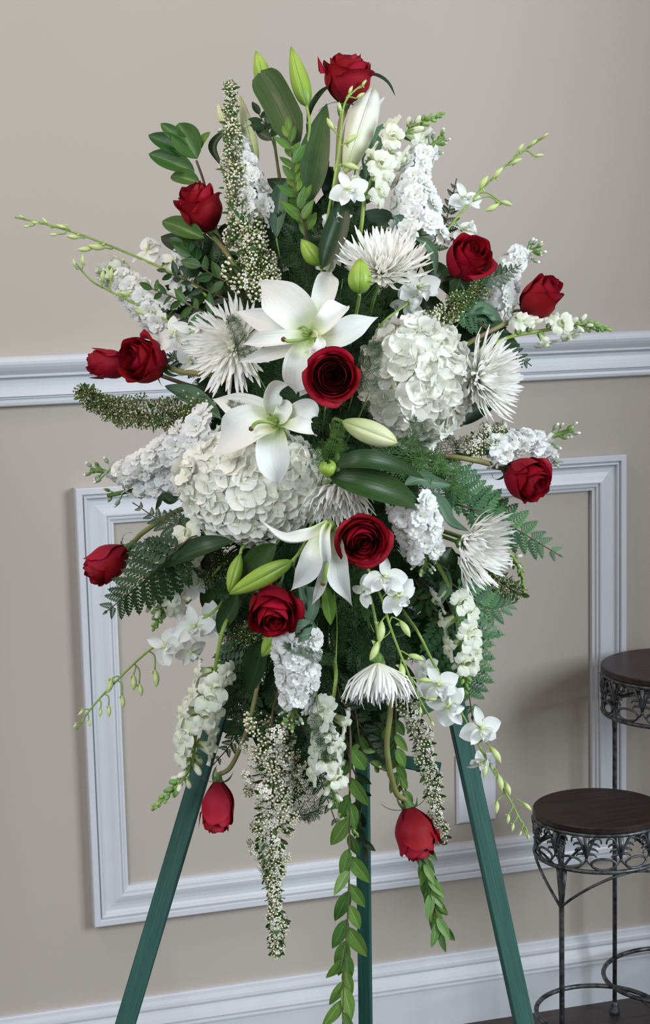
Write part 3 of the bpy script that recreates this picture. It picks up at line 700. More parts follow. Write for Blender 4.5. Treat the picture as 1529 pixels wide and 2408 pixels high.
def stock(label, px, wpx, n=24, t=0.0, seed=0, nb=10, fpx=60, tipfrac=0.82, w1=0.55, tip=True):
    """px: path of the spike, root first, tip last"""
    rr = random.Random(seed); ts = t if isinstance(t, (list, tuple)) else [t]*len(px); pts = path3(px, ts); sp = spline(pts, 40)
    r = thing('stock_stem', pts[0], label, 'stock flower', 'white stock spikes of the spray'); zt = dv(0, 0, 1)
    stem(r, rootp(pts[0])+pts, 0.0024, M_STEM)
    for i in range(n):
        q = (i+.5)/n*tipfrac; k = int(q*40); p = sp[k]; ax = (sp[min(k+1, 40)]-sp[max(k-1, 0)]).normalized()
        a = i*2.39996+rr.uniform(-.3, .3); u = ax.cross(zt).normalized(); o = u*math.cos(a)+zt*math.sin(a)
        W = PX(wpx)/2*(1-(1-w1)*q/tipfrac); s = PX(fpx)*(1-.25*q/tipfrac)*rr.uniform(.9, 1.1); rad = max(0.002, W-s*.42)
        nn = (o*1.0+zt*.55+ax*.35); p2 = p+o*rad
        part(r, 'floret', STF[i % 5], frame(p2, nn, UP, s, rr.uniform(0, 6)))
        if i % 5 == 0:
            m = MB(); tube(m, [p, p2], 0.0008, 5); wmesh(r, 'pedicel', m, M_STEM)
    if tip:
        for i in range(nb):
            q = tipfrac+(1-tipfrac)*(i+.3)/nb; k = min(40, int(q*40)); p = sp[k]; ax = (sp[min(k+1, 40)]-sp[max(k-1, 0)]).normalized()
            a = i*2.4; u = ax.cross(zt).normalized(); o = u*math.cos(a)+zt*math.sin(a); ln = PX(24)*(1-.6*i/nb); d_ = (o+ax*(.5+i/nb)).normalized()
            b = part(r, 'bud', STB[(i//2) % 2], frame(p+d_*ln, d_+ax*.5, UP, PX(13)*rr.uniform(.8, 1.15)))
            m = MB(); tube(m, [p, p+d_*ln], 0.0007, 5); wmesh(b, 'pedicel', m, M_STEM)
    return r

# ---- snapdragons
def snap_floret(k):
    rr = random.Random(k+210); m = MB()
    v, f, uv = grid(10, 5, lambda u, v: ((0.13+0.07*v)*math.cos(2*PI*u), v*0.55, (0.13+0.08*v)*math.sin(2*PI*u)*1.05+0.04*v)); m.add(v, f, [(a, b*.5) for a, b in uv])
    for (a, L, w, cu) in ((0.5, .42, .26, .5), (-.5, .42, .26, .5), (2.3, .36, .22, -.7), (PI, .34, .24, -.8), (-2.3, .36, .22, -.7)):
        ph = rr.uniform(0, 6); L *= rr.uniform(.9, 1.15)
        def fn(u, v):
            s = 2*u-1; q = 0.16+L*v*math.cos(.5); y = 0.5+L*v*(0.55 if cu > 0 else .25)-(.22*v*v if cu < 0 else .12*v*v); ww = w*s*(.6+.5*math.sin(PI*min(1, v*.85+.1)))
            x = ww; z = q; z2 = z; x2 = x; y += 0.05*math.sin(5*s+ph)*v-.05*s*s
            return (x2*math.cos(a)+z2*math.sin(a), y, -x2*math.sin(a)+z2*math.cos(a))
        v, f, uv = grid(5, 5, fn); m.add(v, f, [(x, .5+.5*y) for x, y in uv])
    v, f, uv = grid(6, 4, lambda u, v: (0.15*math.cos(PI*u), .5+.16*math.sin(PI*v), -.02-0.13*math.sin(PI*u)*.8+0.1*(v-.5))); m.add(v, f, [(a, .4) for a, b in uv])
    for c in range(4):
        a = 2*PI*c/4; v, f, uv = grid(2, 3, lambda u, v: ((0.15+.02*v)*math.cos(a+(2*u-1)*.55*(1-v)), .28*v-.04, (0.15+.02*v)*math.sin(a+(2*u-1)*.55*(1-v)))); m.add(v, f, uv, 1)
    return m.mesh('floret', [M_SNAP, M_CALYX])
SNF = [snap_floret(k) for k in range(4)]
m = MB(); lathe(m, [(1e-6, 0), (.20, .1), (.24, .4), (.24, .7), (.17, .95), (1e-6, 1.05)], 8, 0); 
for c in range(4):
    a = 2*PI*c/4; v, f, uv = grid(2, 3, lambda u, v: ((0.26)*math.cos(a+(2*u-1)*.6*(1-v)), (0.26)*math.sin(a+(2*u-1)*.6*(1-v)), .45*v-.02)); m.add(v, f, uv, 1)
SNB = m.mesh('bud', [M_SNAP, M_CALYX])
m = MB(); lathe(m, [(1e-6, 0), (.28, .15), (.32, .5), (.22, .85), (1e-6, 1.0)], 7, 0); SNT = m.mesh('bud', M_TIPG)
def snapdragon(label, px, t=0.0, nf=9, nb=6, nt=16, f0=0.25, f1=0.62, f2=0.80, fpx=62, seed=0, side=None, stemw=0.0026):
    rr = random.Random(seed); ts = t if isinstance(t, (list, tuple)) else [t]*len(px); pts = path3(px, ts); sp = spline(pts, 60); zt = dv(0, 0, 1)
    r = thing('snapdragon', pts[0], label, 'snapdragon', 'pale snapdragon spikes of the spray')
    stem(r, rootp(pts[0])+pts, lambda q: stemw*(1-.45*q), M_LIME)
    def loc(q): k = min(59, int(q*60)); return sp[k], (sp[min(k+1, 60)]-sp[max(k-1, 0)]).normalized()
    for i in range(nf):
        q = f0+(f1-f0)*(i+.5)/nf; p, ax = loc(q); a = i*2.2+rr.uniform(-.3, .3)+seed; u = ax.cross(zt).normalized(); o = u*math.cos(a)+zt*abs(math.sin(a))*.9
        d_ = (o+ax*.35).normalized(); part(r, 'floret', SNF[i % 4], along(p+d_*.003, d_, ax, PX(fpx)*rr.uniform(.95, 1.2)))
    for i in range(nb):
        q = f1+(f2-f1)*(i+.5)/nb; p, ax = loc(q); a = i*2.4+seed; u = ax.cross(zt).normalized(); o = u*math.cos(a)+zt*math.sin(a)
        d_ = (o+ax*.8).normalized(); part(r, 'bud', SNB, frame(p+d_*.003, d_, UP, PX(fpx*.55)*(1-.35*i/nb)))
    for i in range(nt):
        q = f2+(1-f2)*i/nt; p, ax = loc(q); a = i*2.4; u = ax.cross(zt).normalized(); o = u*math.cos(a)+zt*math.sin(a)
        d_ = (o*(1-.7*i/nt)+ax*.9).normalized(); part(r, 'bud', SNT, frame(p+o*.002*(1-i/nt), d_, UP, PX(fpx*.34)*(1-.45*i/nt)))
    return r

# ---- dendrobium orchids
def orch_petal(L, w, pr, curl, seed):
    rr = random.Random(seed); ph = rr.uniform(0, 6)
    def fn(u, v):
        s = 2*u-1; hw = w/2*(max(.08, math.sin(PI*min(1, v)**pr)**.62) if v < 1 else .08)
        return (hw*s, .03+L*v, curl*v*v*L+.10*s*s*hw*2+.02*math.sin(4*v+ph+2*s))
    v, f, uv = grid(6, 7, fn); m = MB(); m.add(v, f, uv); return m.mesh('petal', M_ORCH)
OP = [orch_petal(.56, .52, .75, -.10, 1), orch_petal(.56, .50, .75, .10, 2), orch_petal(.56, .30, .85, -.15, 3), orch_petal(.52, .30, .85, .15, 4), orch_petal(.54, .34, .9, -.35, 5)]
m = MB()
for a in (-1, 0, 1):
    v, f, uv = grid(5, 5, lambda u, v: ((2*u-1)*.13*math.sin(PI*min(1, .2+v*.75))+a*.10*v, -.05-.34*v if a == 0 else -.02-.16*v, .12+.12*math.sin(PI*v)-(.12*v*v if a == 0 else -.10*v)+.1*(2*u-1)**2)); m.add(v, f, uv, 0)
ball(m, (0, .02, .12), .06, 1)
OLIP = m.mesh('lip', [M_ORCH, M_OBUD])
m = MB()
v, f, uv = grid(10, 8, lambda u, v: (.20*math.sin(PI*min(.999, max(.001, v)))**.75*math.cos(2*PI*u), .20*math.sin(PI*min(.999, max(.001, v)))**.75*math.sin(2*PI*u)+.04*math.sin(PI*v), v)); m.add(v, f, uv)
v, f, uv = grid(7, 4, lambda u, v: (.10*(1-v)*math.cos(2*PI*u), -.12-.26*v, .20+.12*(1-v)*math.sin(2*PI*u)-.10*v)); m.add(v, f, uv)
OBUD = m.mesh('bud', M_OBUD)
def orchid(label, px, t=0.0, blooms=(), buds=(), seed=0, w=0.0018, mat=None):
    """blooms: (x, y, size px, facing, spin, dt); buds: (x_attach frac, x, y, size px, dirx, diry)"""
    rr = random.Random(seed); ts = t if isinstance(t, (list, tuple)) else [t]*len(px); pts = path3(px, ts); sp = spline(pts, 60); t0 = ts[0]
    r = thing('orchid_stem', pts[0], label, 'orchid', 'white dendrobium orchid sprays')
    stem(r, rootp(pts[0])+pts, lambda q: w*(1-.5*q), mat or M_LIME)
    for (x, y, s, d, spin, dt) in blooms:
        c = P(x, y, t0+dt); z = dv(*d); k = min(range(61), key=lambda i: (sp[i]-c).length); M = frame(c, z, UP, PX(s), spin)
        b = part(r, 'blossom', OLIP, M)
        for q, (a, me) in enumerate(((PI/2*1.05, 0), (-PI/2*1.05, 1), (0, 2), (2.25, 3), (-2.25, 4))):
            part(b, 'petal', OP[me], M @ Matrix.Rotation(a+rr.uniform(-.12, .12), 4, 'Z') @ Matrix.Rotation(rr.uniform(-.25, .2), 4, 'X') @ Matrix.Translation((0, 0, .02*q)))
        m = MB(); a0 = sp[k]; tube(m, spline([a0, (a0+c)/2+UP*.004-z*.004, c-z*.003], 6), .0009, 5); wmesh(b, 'pedicel', m, M_LIME)
    for (x, y, s, dx, dy) in buds:
        c = P(x, y, t0+.004); k = min(range(61), key=lambda i: (sp[i]-c).length); k = max(0, k-3); d_ = dv(dx, dy, .15); M = frame(c-d_*PX(s)*.5, d_, dv(-dy, dx, .3), (PX(s)*.85, PX(s)*.85, PX(s)))
        b = part(r, 'bud', OBUD, M); a0 = sp[k]; e = c-d_*PX(s)*.45; m = MB(); tube(m, spline([a0, (a0+e)/2+(e-a0).cross(FW)*.18-d_*PX(s)*.15, e], 8), .0008, 5); wmesh(b, 'pedicel', m, M_LIME)
    return r

# ---- spirea like filler branches
def small_leaf_mesh(name, mat, wr=0.42, fold=.25, bend=.2, pr=.85, nv=6, nu=4):
    def fn(u, v):
        s = 2*u-1; hw = wr/2*max(.0, math.sin(PI*min(1, v)**pr))**.85
        return (hw*s, v, fold*hw*abs(s)-bend*v*v*.5)
    v, f, uv = grid(nu, nv, fn); m = MB(); m.add(v, f, uv); return m.mesh(name, mat)
LF_SP = small_leaf_mesh('leaf', M_RUSC, .6, .2, .3, 1.1)
def spirea_cluster(k, white):
    rr = random.Random(k+300); m = MB(); n = 17
    for i in range(n):
        q = (i+.5)/n; a = i*2.4; e = math.sqrt(q)*1.25; d_ = Vector((math.sin(e)*math.cos(a), math.sin(e)*math.sin(a), math.cos(e))); L = rr.uniform(.42, .55); p = d_*L
        if i % 2 == 0: tube(m, [Vector((0, 0, 0)), p], .018, 3, 1, cap=False)
        if white and rr.random() < white:
            for c in range(5):
                b = 2*PI*c/5; x = d_.orthogonal().normalized(); y = d_.cross(x); o = x*math.cos(b)+y*math.sin(b); s_ = d_.cross(o)
                p0 = p+o*.02; m.add([p0, p0+o*.08+s_*.055+d_*.03, p0+o*.13+d_*.02, p0+o*.08-s_*.055+d_*.03], [(0, 1, 2, 3)], None, 2)
            ball(m, p+d_*.02, .028, 0, 4)
        else: ball(m, p, rr.uniform(.06, .085), 0, 5)
    return m.mesh('flower_cluster', [M_CREAM, M_OLIVE, M_WHITEF])
SPC = [spirea_cluster(k, (0, .15, 0, .1)[k % 4]) for k in range(4)]; SPW = [spirea_cluster(k+9, .65) for k in range(3)]
def spirea_olive(k):
    rr = random.Random(k+350); m = MB()
    for i in range(20):
        q = (i+.5)/20; a = i*2.4; e = math.sqrt(q)*1.3; d_ = Vector((math.sin(e)*math.cos(a), math.sin(e)*math.sin(a), math.cos(e))); p = d_*rr.uniform(.4, .52)
        if i % 2 == 0: tube(m, [Vector((0, 0, 0)), p], .018, 3, 1, cap=False)
        ball(m, p, rr.uniform(.045, .06), 0 if i % 6 == 0 else 1, 5)
    return m.mesh('flower_cluster', [M_CREAM, M_OLIVE])
SPO = [spirea_olive(k) for k in range(3)]
def spirea(label, px, wpx, n=30, t=0.0, kind='cream', cpx=34, seed=0, leaves=1.0, taper=.35, wf=None, group='small flowered filler branches'):
    rr = random.Random(seed+11); ts = t if isinstance(t, (list, tuple)) else [t]*len(px); pts = path3(px, ts); sp = spline(pts, 60); zt = dv(0, 0, 1)
    r = thing('filler_branch', pts[0], label, 'filler flower', group); stem(r, rootp(pts[0])+pts, lambda q: .0017*(1-.6*q), M_BSTEM)
    bank = {'cream': SPC+SPO[:2], 'white': SPW, 'olive': SPO, 'mix': SPC+SPW+SPO[:1]}[kind]
    for i in range(n):
        q = (i+rr.random())/n; k = min(59, int(q*60)); p = sp[k]; ax = (sp[k+1]-sp[max(k-1, 0)]).normalized(); a = i*2.4+rr.uniform(-.4, .4); u = ax.cross(zt).normalized(); o = u*math.cos(a)+zt*math.sin(a)
        wq = wf(q) if wf else (1-(1-taper)*q); W = PX(wpx)/2*wq*rr.uniform(.25, 1.0); s = PX(cpx)*rr.uniform(.9, 1.25)*(1-.25*q); p2 = p+o*W*.85
        part(r, 'flower_cluster', bank[i % len(bank)], frame(p2-o*s*.3, o+ax*.4+zt*.25, UP, s, rr.uniform(0, 6)))
        m = None
    for i in range(int(n*1.6*leaves)):
        q = (i+rr.random())/(n*1.6*leaves); k = min(59, int(q*60)); p = sp[k]; ax = (sp[k+1]-sp[max(k-1, 0)]).normalized(); a = i*2.4; u = ax.cross(zt).normalized(); o = u*math.cos(a)+zt*math.sin(a)
        wq = wf(q) if wf else (1-(1-taper)*q); W = PX(wpx)/2*wq*rr.uniform(.2, .8); d_ = (o+ax*rr.uniform(.3, 1.4)).normalized(); part(r, 'leaf', LF_SP, along(p+o*W*.6, d_, ax+zt, PX(25)*rr.uniform(.6, 1.1)))
    m = MB()
    for i in range(n//2):
        q = (i+.5)/(n//2); k = min(59, int(q*60)); p = sp[k]; ax = (sp[k+1]-sp[max(k-1, 0)]).normalized(); a = i*2.4; u = ax.cross(zt).normalized(); o = u*math.cos(a)+zt*math.sin(a)
        tube(m, [p, p+(o+ax*.3)*PX(wpx)/2*(1-(1-taper)*q)*.6], .0005, 4)
    wmesh(r, 'twigs', m, M_BSTEM)
    return r

# ---- leafy sprigs
LEAFM = {}
def leafm(mat, wr, bend=.2, fold=.25):
    k = (mat.name, wr, bend, fold)
    if k not in LEAFM: LEAFM[k] = small_leaf_mesh('leaf', mat, wr, fold, bend, .8, 8, 4)
    return LEAFM[k]
def sprig(label, px, Lpx, n, mat=None, t=0.0, wr=.36, ang=.7, seed=0, tm=None, start=.15, grow=-.3, cat='greenery', name='leafy_sprig', group='leafy sprigs of the spray', spread=.5, face=1.0):
    rr = random.Random(seed+70); mat = mat or M_RUSC; ts = t if isinstance(t, (list, tuple)) else [t]*len(px); pts = path3(px, ts); sp = spline(pts, 40); zt = dv(0, 0, 1)
    r = thing(name, pts[0], label, cat, group); stem(r, rootp(pts[0], .12)+pts, lambda q: .0013*(1-.55*q), tm or M_BSTEM, n=24)
    me = leafm(mat, wr)
    for i in range(n):
        q = start+(1-start)*i/(n-1) if n > 1 else 1; k = min(39, int(q*40)); p = sp[k] if i < n-1 else sp[40]; ax = (sp[k+1]-sp[max(k-1, 0)]).normalized(); u = ax.cross(zt).normalized()*(1 if i % 2 else -1)
        b = ang*rr.uniform(.35, 1.55) if i < n-1 else 0; d_ = (ax*math.cos(b)+u*math.sin(b)+zt*rr.uniform(-spread, spread)).normalized()
        part(r, 'leaf', me, along(p, d_, zt*face+u*rr.uniform(-.5, .5)+ax*.2, PX(Lpx)*rr.uniform(.75, 1.15)*(1+grow*q)))
    return r

# ---- leatherleaf fern
def pinna_mesh(k, mat):
    """unit length pinna along +Y with toothed leaflets, one flat mesh"""
    rr = random.Random(k+500); m = MB(); tube(m, [Vector((0, 0, 0)), Vector((0, 1, -.04))], .009, 3, cap=False); n = 7
    for i in range(n):
        q = (i+.5)/n
        for s in (-1, 1):
            L = .31*(1-q)**.75*(1 if i else .85)+.05; w = .155; y0 = q*.96; a = .95
            dx, dy = s*math.sin(a), math.cos(a); nx, ny = -dy*s, dx*s
            z = -.03*q
            pts = [(0, y0-.03, z), (dx*L*.45+nx*w*.5*s*-1, y0+dy*L*.45-ny*w*.5*s, z+.012), (dx*L*.85+nx*w*.28*s*-1, y0+dy*L*.85-ny*w*.28*s, z+.006), (dx*L*1.08, y0+dy*L*1.08, z-.02), (dx*L*.6+nx*w*.45*s, y0+dy*L*.6+ny*w*.45*s, z+.012), (0, y0+.05, z)]
            m.add(pts, [(0, 1, 2, 3, 4, 5)], [(.5, .2), (.35, .5), (.4, .8), (.5, 1), (.65, .6), (.5, .3)])
    m.add([(-.055, .88, -.04), (.055, .88, -.04), (0, 1.08, -.05)], [(0, 1, 2)])
    return m.mesh('pinna', mat)
PIN = {M_FERN.name: [pinna_mesh(k, M_FERN) for k in range(2)], M_FERNL.name: [pinna_mesh(k, M_FERNL) for k in range(2)]}
def fern(label, px, wpx, t=0.0, n=11, mat=None, nrm=(0, .2, 1), seed=0, group='leatherleaf fern fronds', start=.1, sides=(1, 1), lean=.95):
    rr = random.Random(seed+800); mat = mat or M_FERN; ts = t if isinstance(t, (list, tuple)) else [t]*len(px); pts = path3(px, ts); sp = spline(pts, 40); N = dv(*nrm)
    r = thing('fern_frond', pts[0], label, 'fern', group); stem(r, rootp(pts[0], .15)+pts, lambda q: .0011*(1-.5*q), M_BSTEM, n=24)
    bank = PIN[mat.name]
    for i in range(n):
        q = start+(1-start)*i/(n-1); k = min(39, int(q*40)); ax = (sp[k+1]-sp[max(k-1, 0)]).normalized(); u = ax.cross(N).normalized(); L = PX(wpx)/2*((1-q)**.7*.92+.10)*(1 if q > .12 else .85)
        for s in ((1, -1) if i < n-1 else (0,)):
            if s and not sides[0 if s > 0 else 1]: continue
            a = lean*(1-.25*q); d_ = ax*math.cos(a)+u*s*math.sin(a) if s else ax
            part(r, 'pinna', bank[i % 2], along(sp[k], d_+N*rr.uniform(-.12, .12), N, L*rr.uniform(.95, 1.12)*(1 if s else 1.3)))
    return r

# ---- plumosus: fine needle foliage
def plumosus_mesh(k, mat):
    rr = random.Random(k+900); m = MB(); V = []; F = []
    def needle(p, d, L):
        n = len(V); s = d.cross(Vector((0, 0, 1))+d*.01).normalized()*.0045; V.extend([p-s, p+s, p+d*L]); F.append((n, n+1, n+2))
    for b in range(9 if not k == 3 else 11):
        y0 = .06+b*.10+rr.uniform(-.03, .03); L = (.40*(1-(b/9.5)**1.3 if b < 9 else 0)+.08)*rr.uniform(.6, 1.15)
        for s in (-1, 1):
            d = Vector((s*.9, .55+rr.uniform(-.25, .3), rr.uniform(-.45, .45))).normalized(); p0 = Vector((0, y0, 0)); tube(m, [p0, p0+d*L], .004, 3, cap=False)
            for j in range(10):
                p = p0+d*L*(j+1)/10; ll = .13*(1-.5*j/10)
                for s2 in (-1, 1):
                    d2 = (d*.6+d.cross(Vector((0, 0, 1)))*s2*.8+Vector((0, 0, rr.uniform(-.5, .5)))).normalized(); q = p+d2*ll
                    needle(p, d2, ll)
                    for z in range(3):
                        needle(p+d2*ll*(.25+.25*z), (d2+Vector((rr.uniform(-1, 1), rr.uniform(-1, 1), rr.uniform(-1, 1)))*.8).normalized(), .055)
    tube(m, [Vector((0, 0, 0)), Vector((0, 1, 0))], .008, 4)
    m.add(V, F); return m.mesh('needles', mat)
PLU = {0: [plumosus_mesh(k, M_PLUM) for k in range(3)], 1: [plumosus_mesh(3, M_PLUMB)]}
def plumosus(label, p0, p1, wr=1.0, t=(0, 0), bright=0, seed=0, group='feathery plumosus sprigs', nrm=(0, .2, 1), spin=0):
    a, b = P(*p0, t[0]), P(*p1, t[1]); L = (b-a).length
    r = thing('plumosus_sprig', a, label, 'greenery', group)
    part(r, 'needles', PLU[bright][seed % len(PLU[bright])], along(a, b-a, dv(*nrm), (L*wr, L, L*wr)), kind='stuff')
    m = MB(); tube(m, spline([FOAM+(a-FOAM)*.2, a+(a-b)*.1+(FOAM-a)*.3, a], 6), .0007, 4); wmesh(r, 'stem', m, M_STEM)
    return r
# ================================================================ the arrangement
# ---- hydrangeas
hydrangea('round white hydrangea head to the right of the centre rose', 980, 893, 118, 138, 112, t=-.015, n=200, seed=1, fpx=62)
hydrangea('wide creamy white hydrangea head under the lower left lily', 596, 1138, 166, 130, 112, t=-.025, n=240, seed=2, fpx=56, tilt=-.08)

# ---- lilies
lily('large open white lily just above the centre rose', (727, 787), [
    ([(735, 785), (700, 812), (618, 837), (559, 852)], [0, .004, .002, -.012], 34),
    ([(728, 790), (722, 850), (718, 900), (704, 934)], [0, .0, -.002, -.014], 46),
    ([(725, 780), (670, 772), (612, 752), (549, 731)], [0, .004, .0, -.015], 54),
    ([(738, 775), (756, 715), (770, 665), (779, 636)], [0, -.004, -.012, -.03], 56, dict(cup=.35)),
    ([(738, 790), (790, 792), (835, 768), (890, 745)], [0, .010, .008, -.004], 58, dict(ruffle=.04)),
    ([(735, 785), (700, 742), (655, 700), (610, 662)], [0, .012, .010, -.008], 96, dict(cup=.22)),
    ([(730, 790), (680, 800), (620, 805), (568, 812)], [.004, .020, .022, .010], 46, dict(cup=.5, nrm=(0, .5, 1))),
    ([(735, 785), (768, 765), (798, 735), (822, 718)], [.006, .022, .022, .010], 60, dict(cup=.6, ruffle=.05, nrm=(-.4, .2, 1))),
    ([(728, 795), (705, 845), (698, 890), (697, 928)], [.004, .018, .016, 0], 66, dict(cup=.3)),
    ([(735, 778), (748, 800), (738, 822), (716, 830)], [.006, .028, .030, .018], 30, dict(cup=.6, ruffle=.07, nrm=(.8, .2, 1)))],
    ([(728, 796), (705, 800), (680, 802), (667, 798)], [.010, .026, .034, .036]),
    [[(726, 790), (700, 786), (668, 792)], [(728, 786), (700, 778), (662, 784)], [(726, 784), (712, 776), (690, 775)], [(730, 782), (715, 768), (702, 772)]], t=.045)
lily('open white lily resting over the wide hydrangea', (655, 998), [
    ([(650, 995), (610, 968), (555, 955), (500, 938)], [0, .004, -.002, -.02], 62, dict(ruffle=.05)),
    ([(655, 992), (700, 975), (728, 968), (748, 980)], [0, .008, .004, -.006], 56, dict(cup=.2)),
    ([(652, 1005), (640, 1045), (645, 1095), (655, 1142)], [0, .014, .014, 0], 74, dict(cup=.3, ruffle=.04)),
    ([(650, 992), (630, 955), (640, 915), (684, 902)], [0, .012, .012, .004], 50, dict(cup=.7, nrm=(.6, .1, 1))),
    ([(650, 1000), (600, 1000), (545, 1035), (494, 1076)], [.004, .020, .022, .008], 96, dict(cup=.3, nrm=(-.1, .5, 1))),
    ([(655, 1000), (690, 1006), (722, 1012), (744, 1027)], [.006, .024, .026, .014], 44, dict(cup=.5, nrm=(0, .7, 1))),
    ([(652, 990), (664, 975), (668, 960), (662, 940)], [.004, .014, .010, .0], 40, dict(cup=.6))],
    ([(650, 1000), (628, 992), (604, 994), (591, 1008)], [.012, .030, .034, .034]),
    [[(652, 992), (635, 985), (600, 978)], [(654, 990), (635, 975), (606, 965)], [(656, 998), (640, 1004), (612, 1006)], [(656, 1000), (646, 1010), (630, 1014)]], t=.045)
lily('drooping white lily left of the lower centre rose', (772, 1240), [
    ([(776, 1240), (768, 1320), (752, 1385), (733, 1423)], [0, .004, 0, -.01], 26, dict(cup=.5)),
    ([(785, 1240), (792, 1310), (798, 1365), (829, 1426)], [0, .008, .006, -.01], 50, dict(cup=.3)),
    ([(765, 1238), (738, 1300), (722, 1345), (684, 1388)], [.002, .016, .016, .0], 54, dict(cup=.35)),
    ([(772, 1232), (764, 1260), (766, 1300), (769, 1326)], [.006, .026, .028, .02], 30, dict(cup=1.1)),
    ([(772, 1228), (732, 1262), (672, 1272), (612, 1222)], [.004, .024, .026, .01], 38, dict(cup=.6, ruffle=.05, nrm=(.1, .9, .8)))],
    ([(775, 1290), (770, 1325), (765, 1350), (760, 1372)], [.014, .022, .022, .018]), [], t=.05)

# ---- roses
rose('red rose at the very top of the spray, seen from the side', 815, 192, 124, (.05, .93, .30), 1, .0, [(800, 300), (793, 420), (780, 560)], [-.01, -.02, -.04], hs=.98, extra=[(PI-.1, .50, .62, .90), (-.35, .22, .5, .84)])
rose('red rose at the upper left with a green neck', 474, 496, 110, (-.38, .82, .42), 1, .0, [(540, 605), (580, 680)], [0, -.02], spin=1, hs=1.12, extra=[(2.7, .16, .5, .72)])
rose('dark red rose at the left, turned away behind its neighbour', 268, 858, 92, (-.97, .08, .12), 0, -.02, [(440, 905), (520, 925)], -.03, mat=M_BSTEM, hs=1.15, extra=[(1.2, .10, .7, .98), (-1.4, .12, .7, .98)])
rose('red rose at the left facing sideways, on a green neck', 345, 850, 122, (-.62, .12, .72), 1, .03, [(430, 875), (520, 887)], [.01, -.01], spin=2, extra=[(.9, .06, .6, .9), (-.9, .06, .7, .9)])
rose('open red rose at the centre, between lily and hydrangea', 782, 884, 112, (.02, -.06, 1), 2, .072, spin=.6, extra=[(-1.05, .22, .5, .62)])
rose('red rose at the upper right facing the chrysanthemum', 1096, 614, 118, (.38, .42, .78), 1, .02, [(1020, 668), (940, 740)], [0, -.03], mat=M_BSTEM, spin=.3)
rose('red rose at the far right above the snapdragon tip', 1263, 708, 114, (.52, .52, .52), 0, .0, [(1170, 770), (1090, 815)], [-.01, -.03], spin=2.5, extra=[(-1.3, .22, .4, .74)])
rose('red rose at the right beside the moulded panel frame', 1230, 1122, 118, (.66, -.34, .62), 1, .01, [(1120, 1083), (1040, 1072)], [0, -.02], spin=1.4, extra=[(1.2, .2, .5, .78), (-1.9, .12, .5, .84)])
rose('open red rose beside the drooping lily, lower centre', 850, 1263, 112, (.08, -.25, .96), 2, .05, spin=2.2, extra=[(3.5, .14, .45, .62)])
rose('red rose below the long green lily bud', 640, 1425, 122, (.10, -.55, .80), 1, .035, spin=.9, hs=1.05, extra=[(3.3, .20, .45, .66)])
rose('red rose hanging low at the left in front of the easel leg', 512, 1886, 104, (-.02, -.96, .14), 0, .02, [(545, 1800), (580, 1720), (598, 1650), (612, 1580)], [.01, .01, 0, -.02], hs=1.12, extra=[(2.9, .14, .5, .98)])
rose('red rose hanging low at the right of the centre leg', 972, 1948, 126, (.22, -.93, .16), 0, .02, [(930, 1860), (910, 1760), (918, 1660), (900, 1560)], [.02, .02, .01, -.02], hs=.95, spin=.8, extra=[(-.1, .24, .45, .86), (.4, .1, .6, .9)])
rose('red rose at the lower left behind dark fern leaflets', 262, 1318, 112, (-.72, -.58, .28), 0, -.01, [(340, 1250), (420, 1200)], -.02, extra=[(2.7, .32, .42, .92)])

# ---- lily buds and the half open lily
lily_bud('tall green lily bud left of the top rose', (722, 252), (684, 108), 47, t=(0, 0), stem_px=[(728, 300, 0), (715, 380, -.02)], peak=.38)
lily_bud('green lily bud tip above the broad upright leaf', (628, 215), (602, 118), 42, t=(-.01, -.01), peak=.4)
lily_bud('small green lily bud below the upright sprig', (752, 625), (708, 562), 42, t=(.02, .03), peak=.42)
lily_bud('green ribbed lily bud beside the upper chrysanthemum', (845, 692), (848, 606), 54, t=(.055, .065), peak=.4, p=.7)
lily_bud('cream lily bud lying right of the centre', (802, 990), (936, 1042), 54, M_LBUDC, t=(.05, .07), peak=.52, p=.62)
lily_bud('long green lily bud above the lower left rose', (690, 1318), (538, 1398), 46, t=(.05, .06), peak=.45, p=.7, stem_px=[(712, 1288, .03), (730, 1240, 0)])
lily_bud('narrow green lily bud leaning left of the long bud', (566, 1300), (538, 1394), 34, t=(.03, .05), peak=.5)
lily_bud('green lily bud pointing down under the lower left rose', (668, 1470), (616, 1545), 44, t=(.01, .02), peak=.5)
lily_bud('short yellow green bud at the base of the big leaves', (772, 1125), (770, 1084), 38, t=(.06, .07), peak=.6, split=.5, mat=M_LBUD)
tr_ = lily_bud('long half open white lily trumpet behind the top rose', (812, 408), (878, 206), 76, M_TRUMP, t=(-.02, -.015), peak=.55, split=.0, p=.48)
wmesh(tr_, 'petal', blade_mb(path3([(868, 330), (884, 260), (906, 226)], -.02), PX(14), dv(0, 0, 1), prof_leaf, .3), M_LILY)
lily_bud('slim white green lily bud behind the upper left stock', (606, 400), (564, 222), 34, M_LBUDC, t=(-.03, -.03), peak=.45)
lily_bud('short yellow lily bud tip left of the filler spike', (528, 300), (512, 240), 18, M_LBUDC, t=(-.03, -.03), peak=.45)

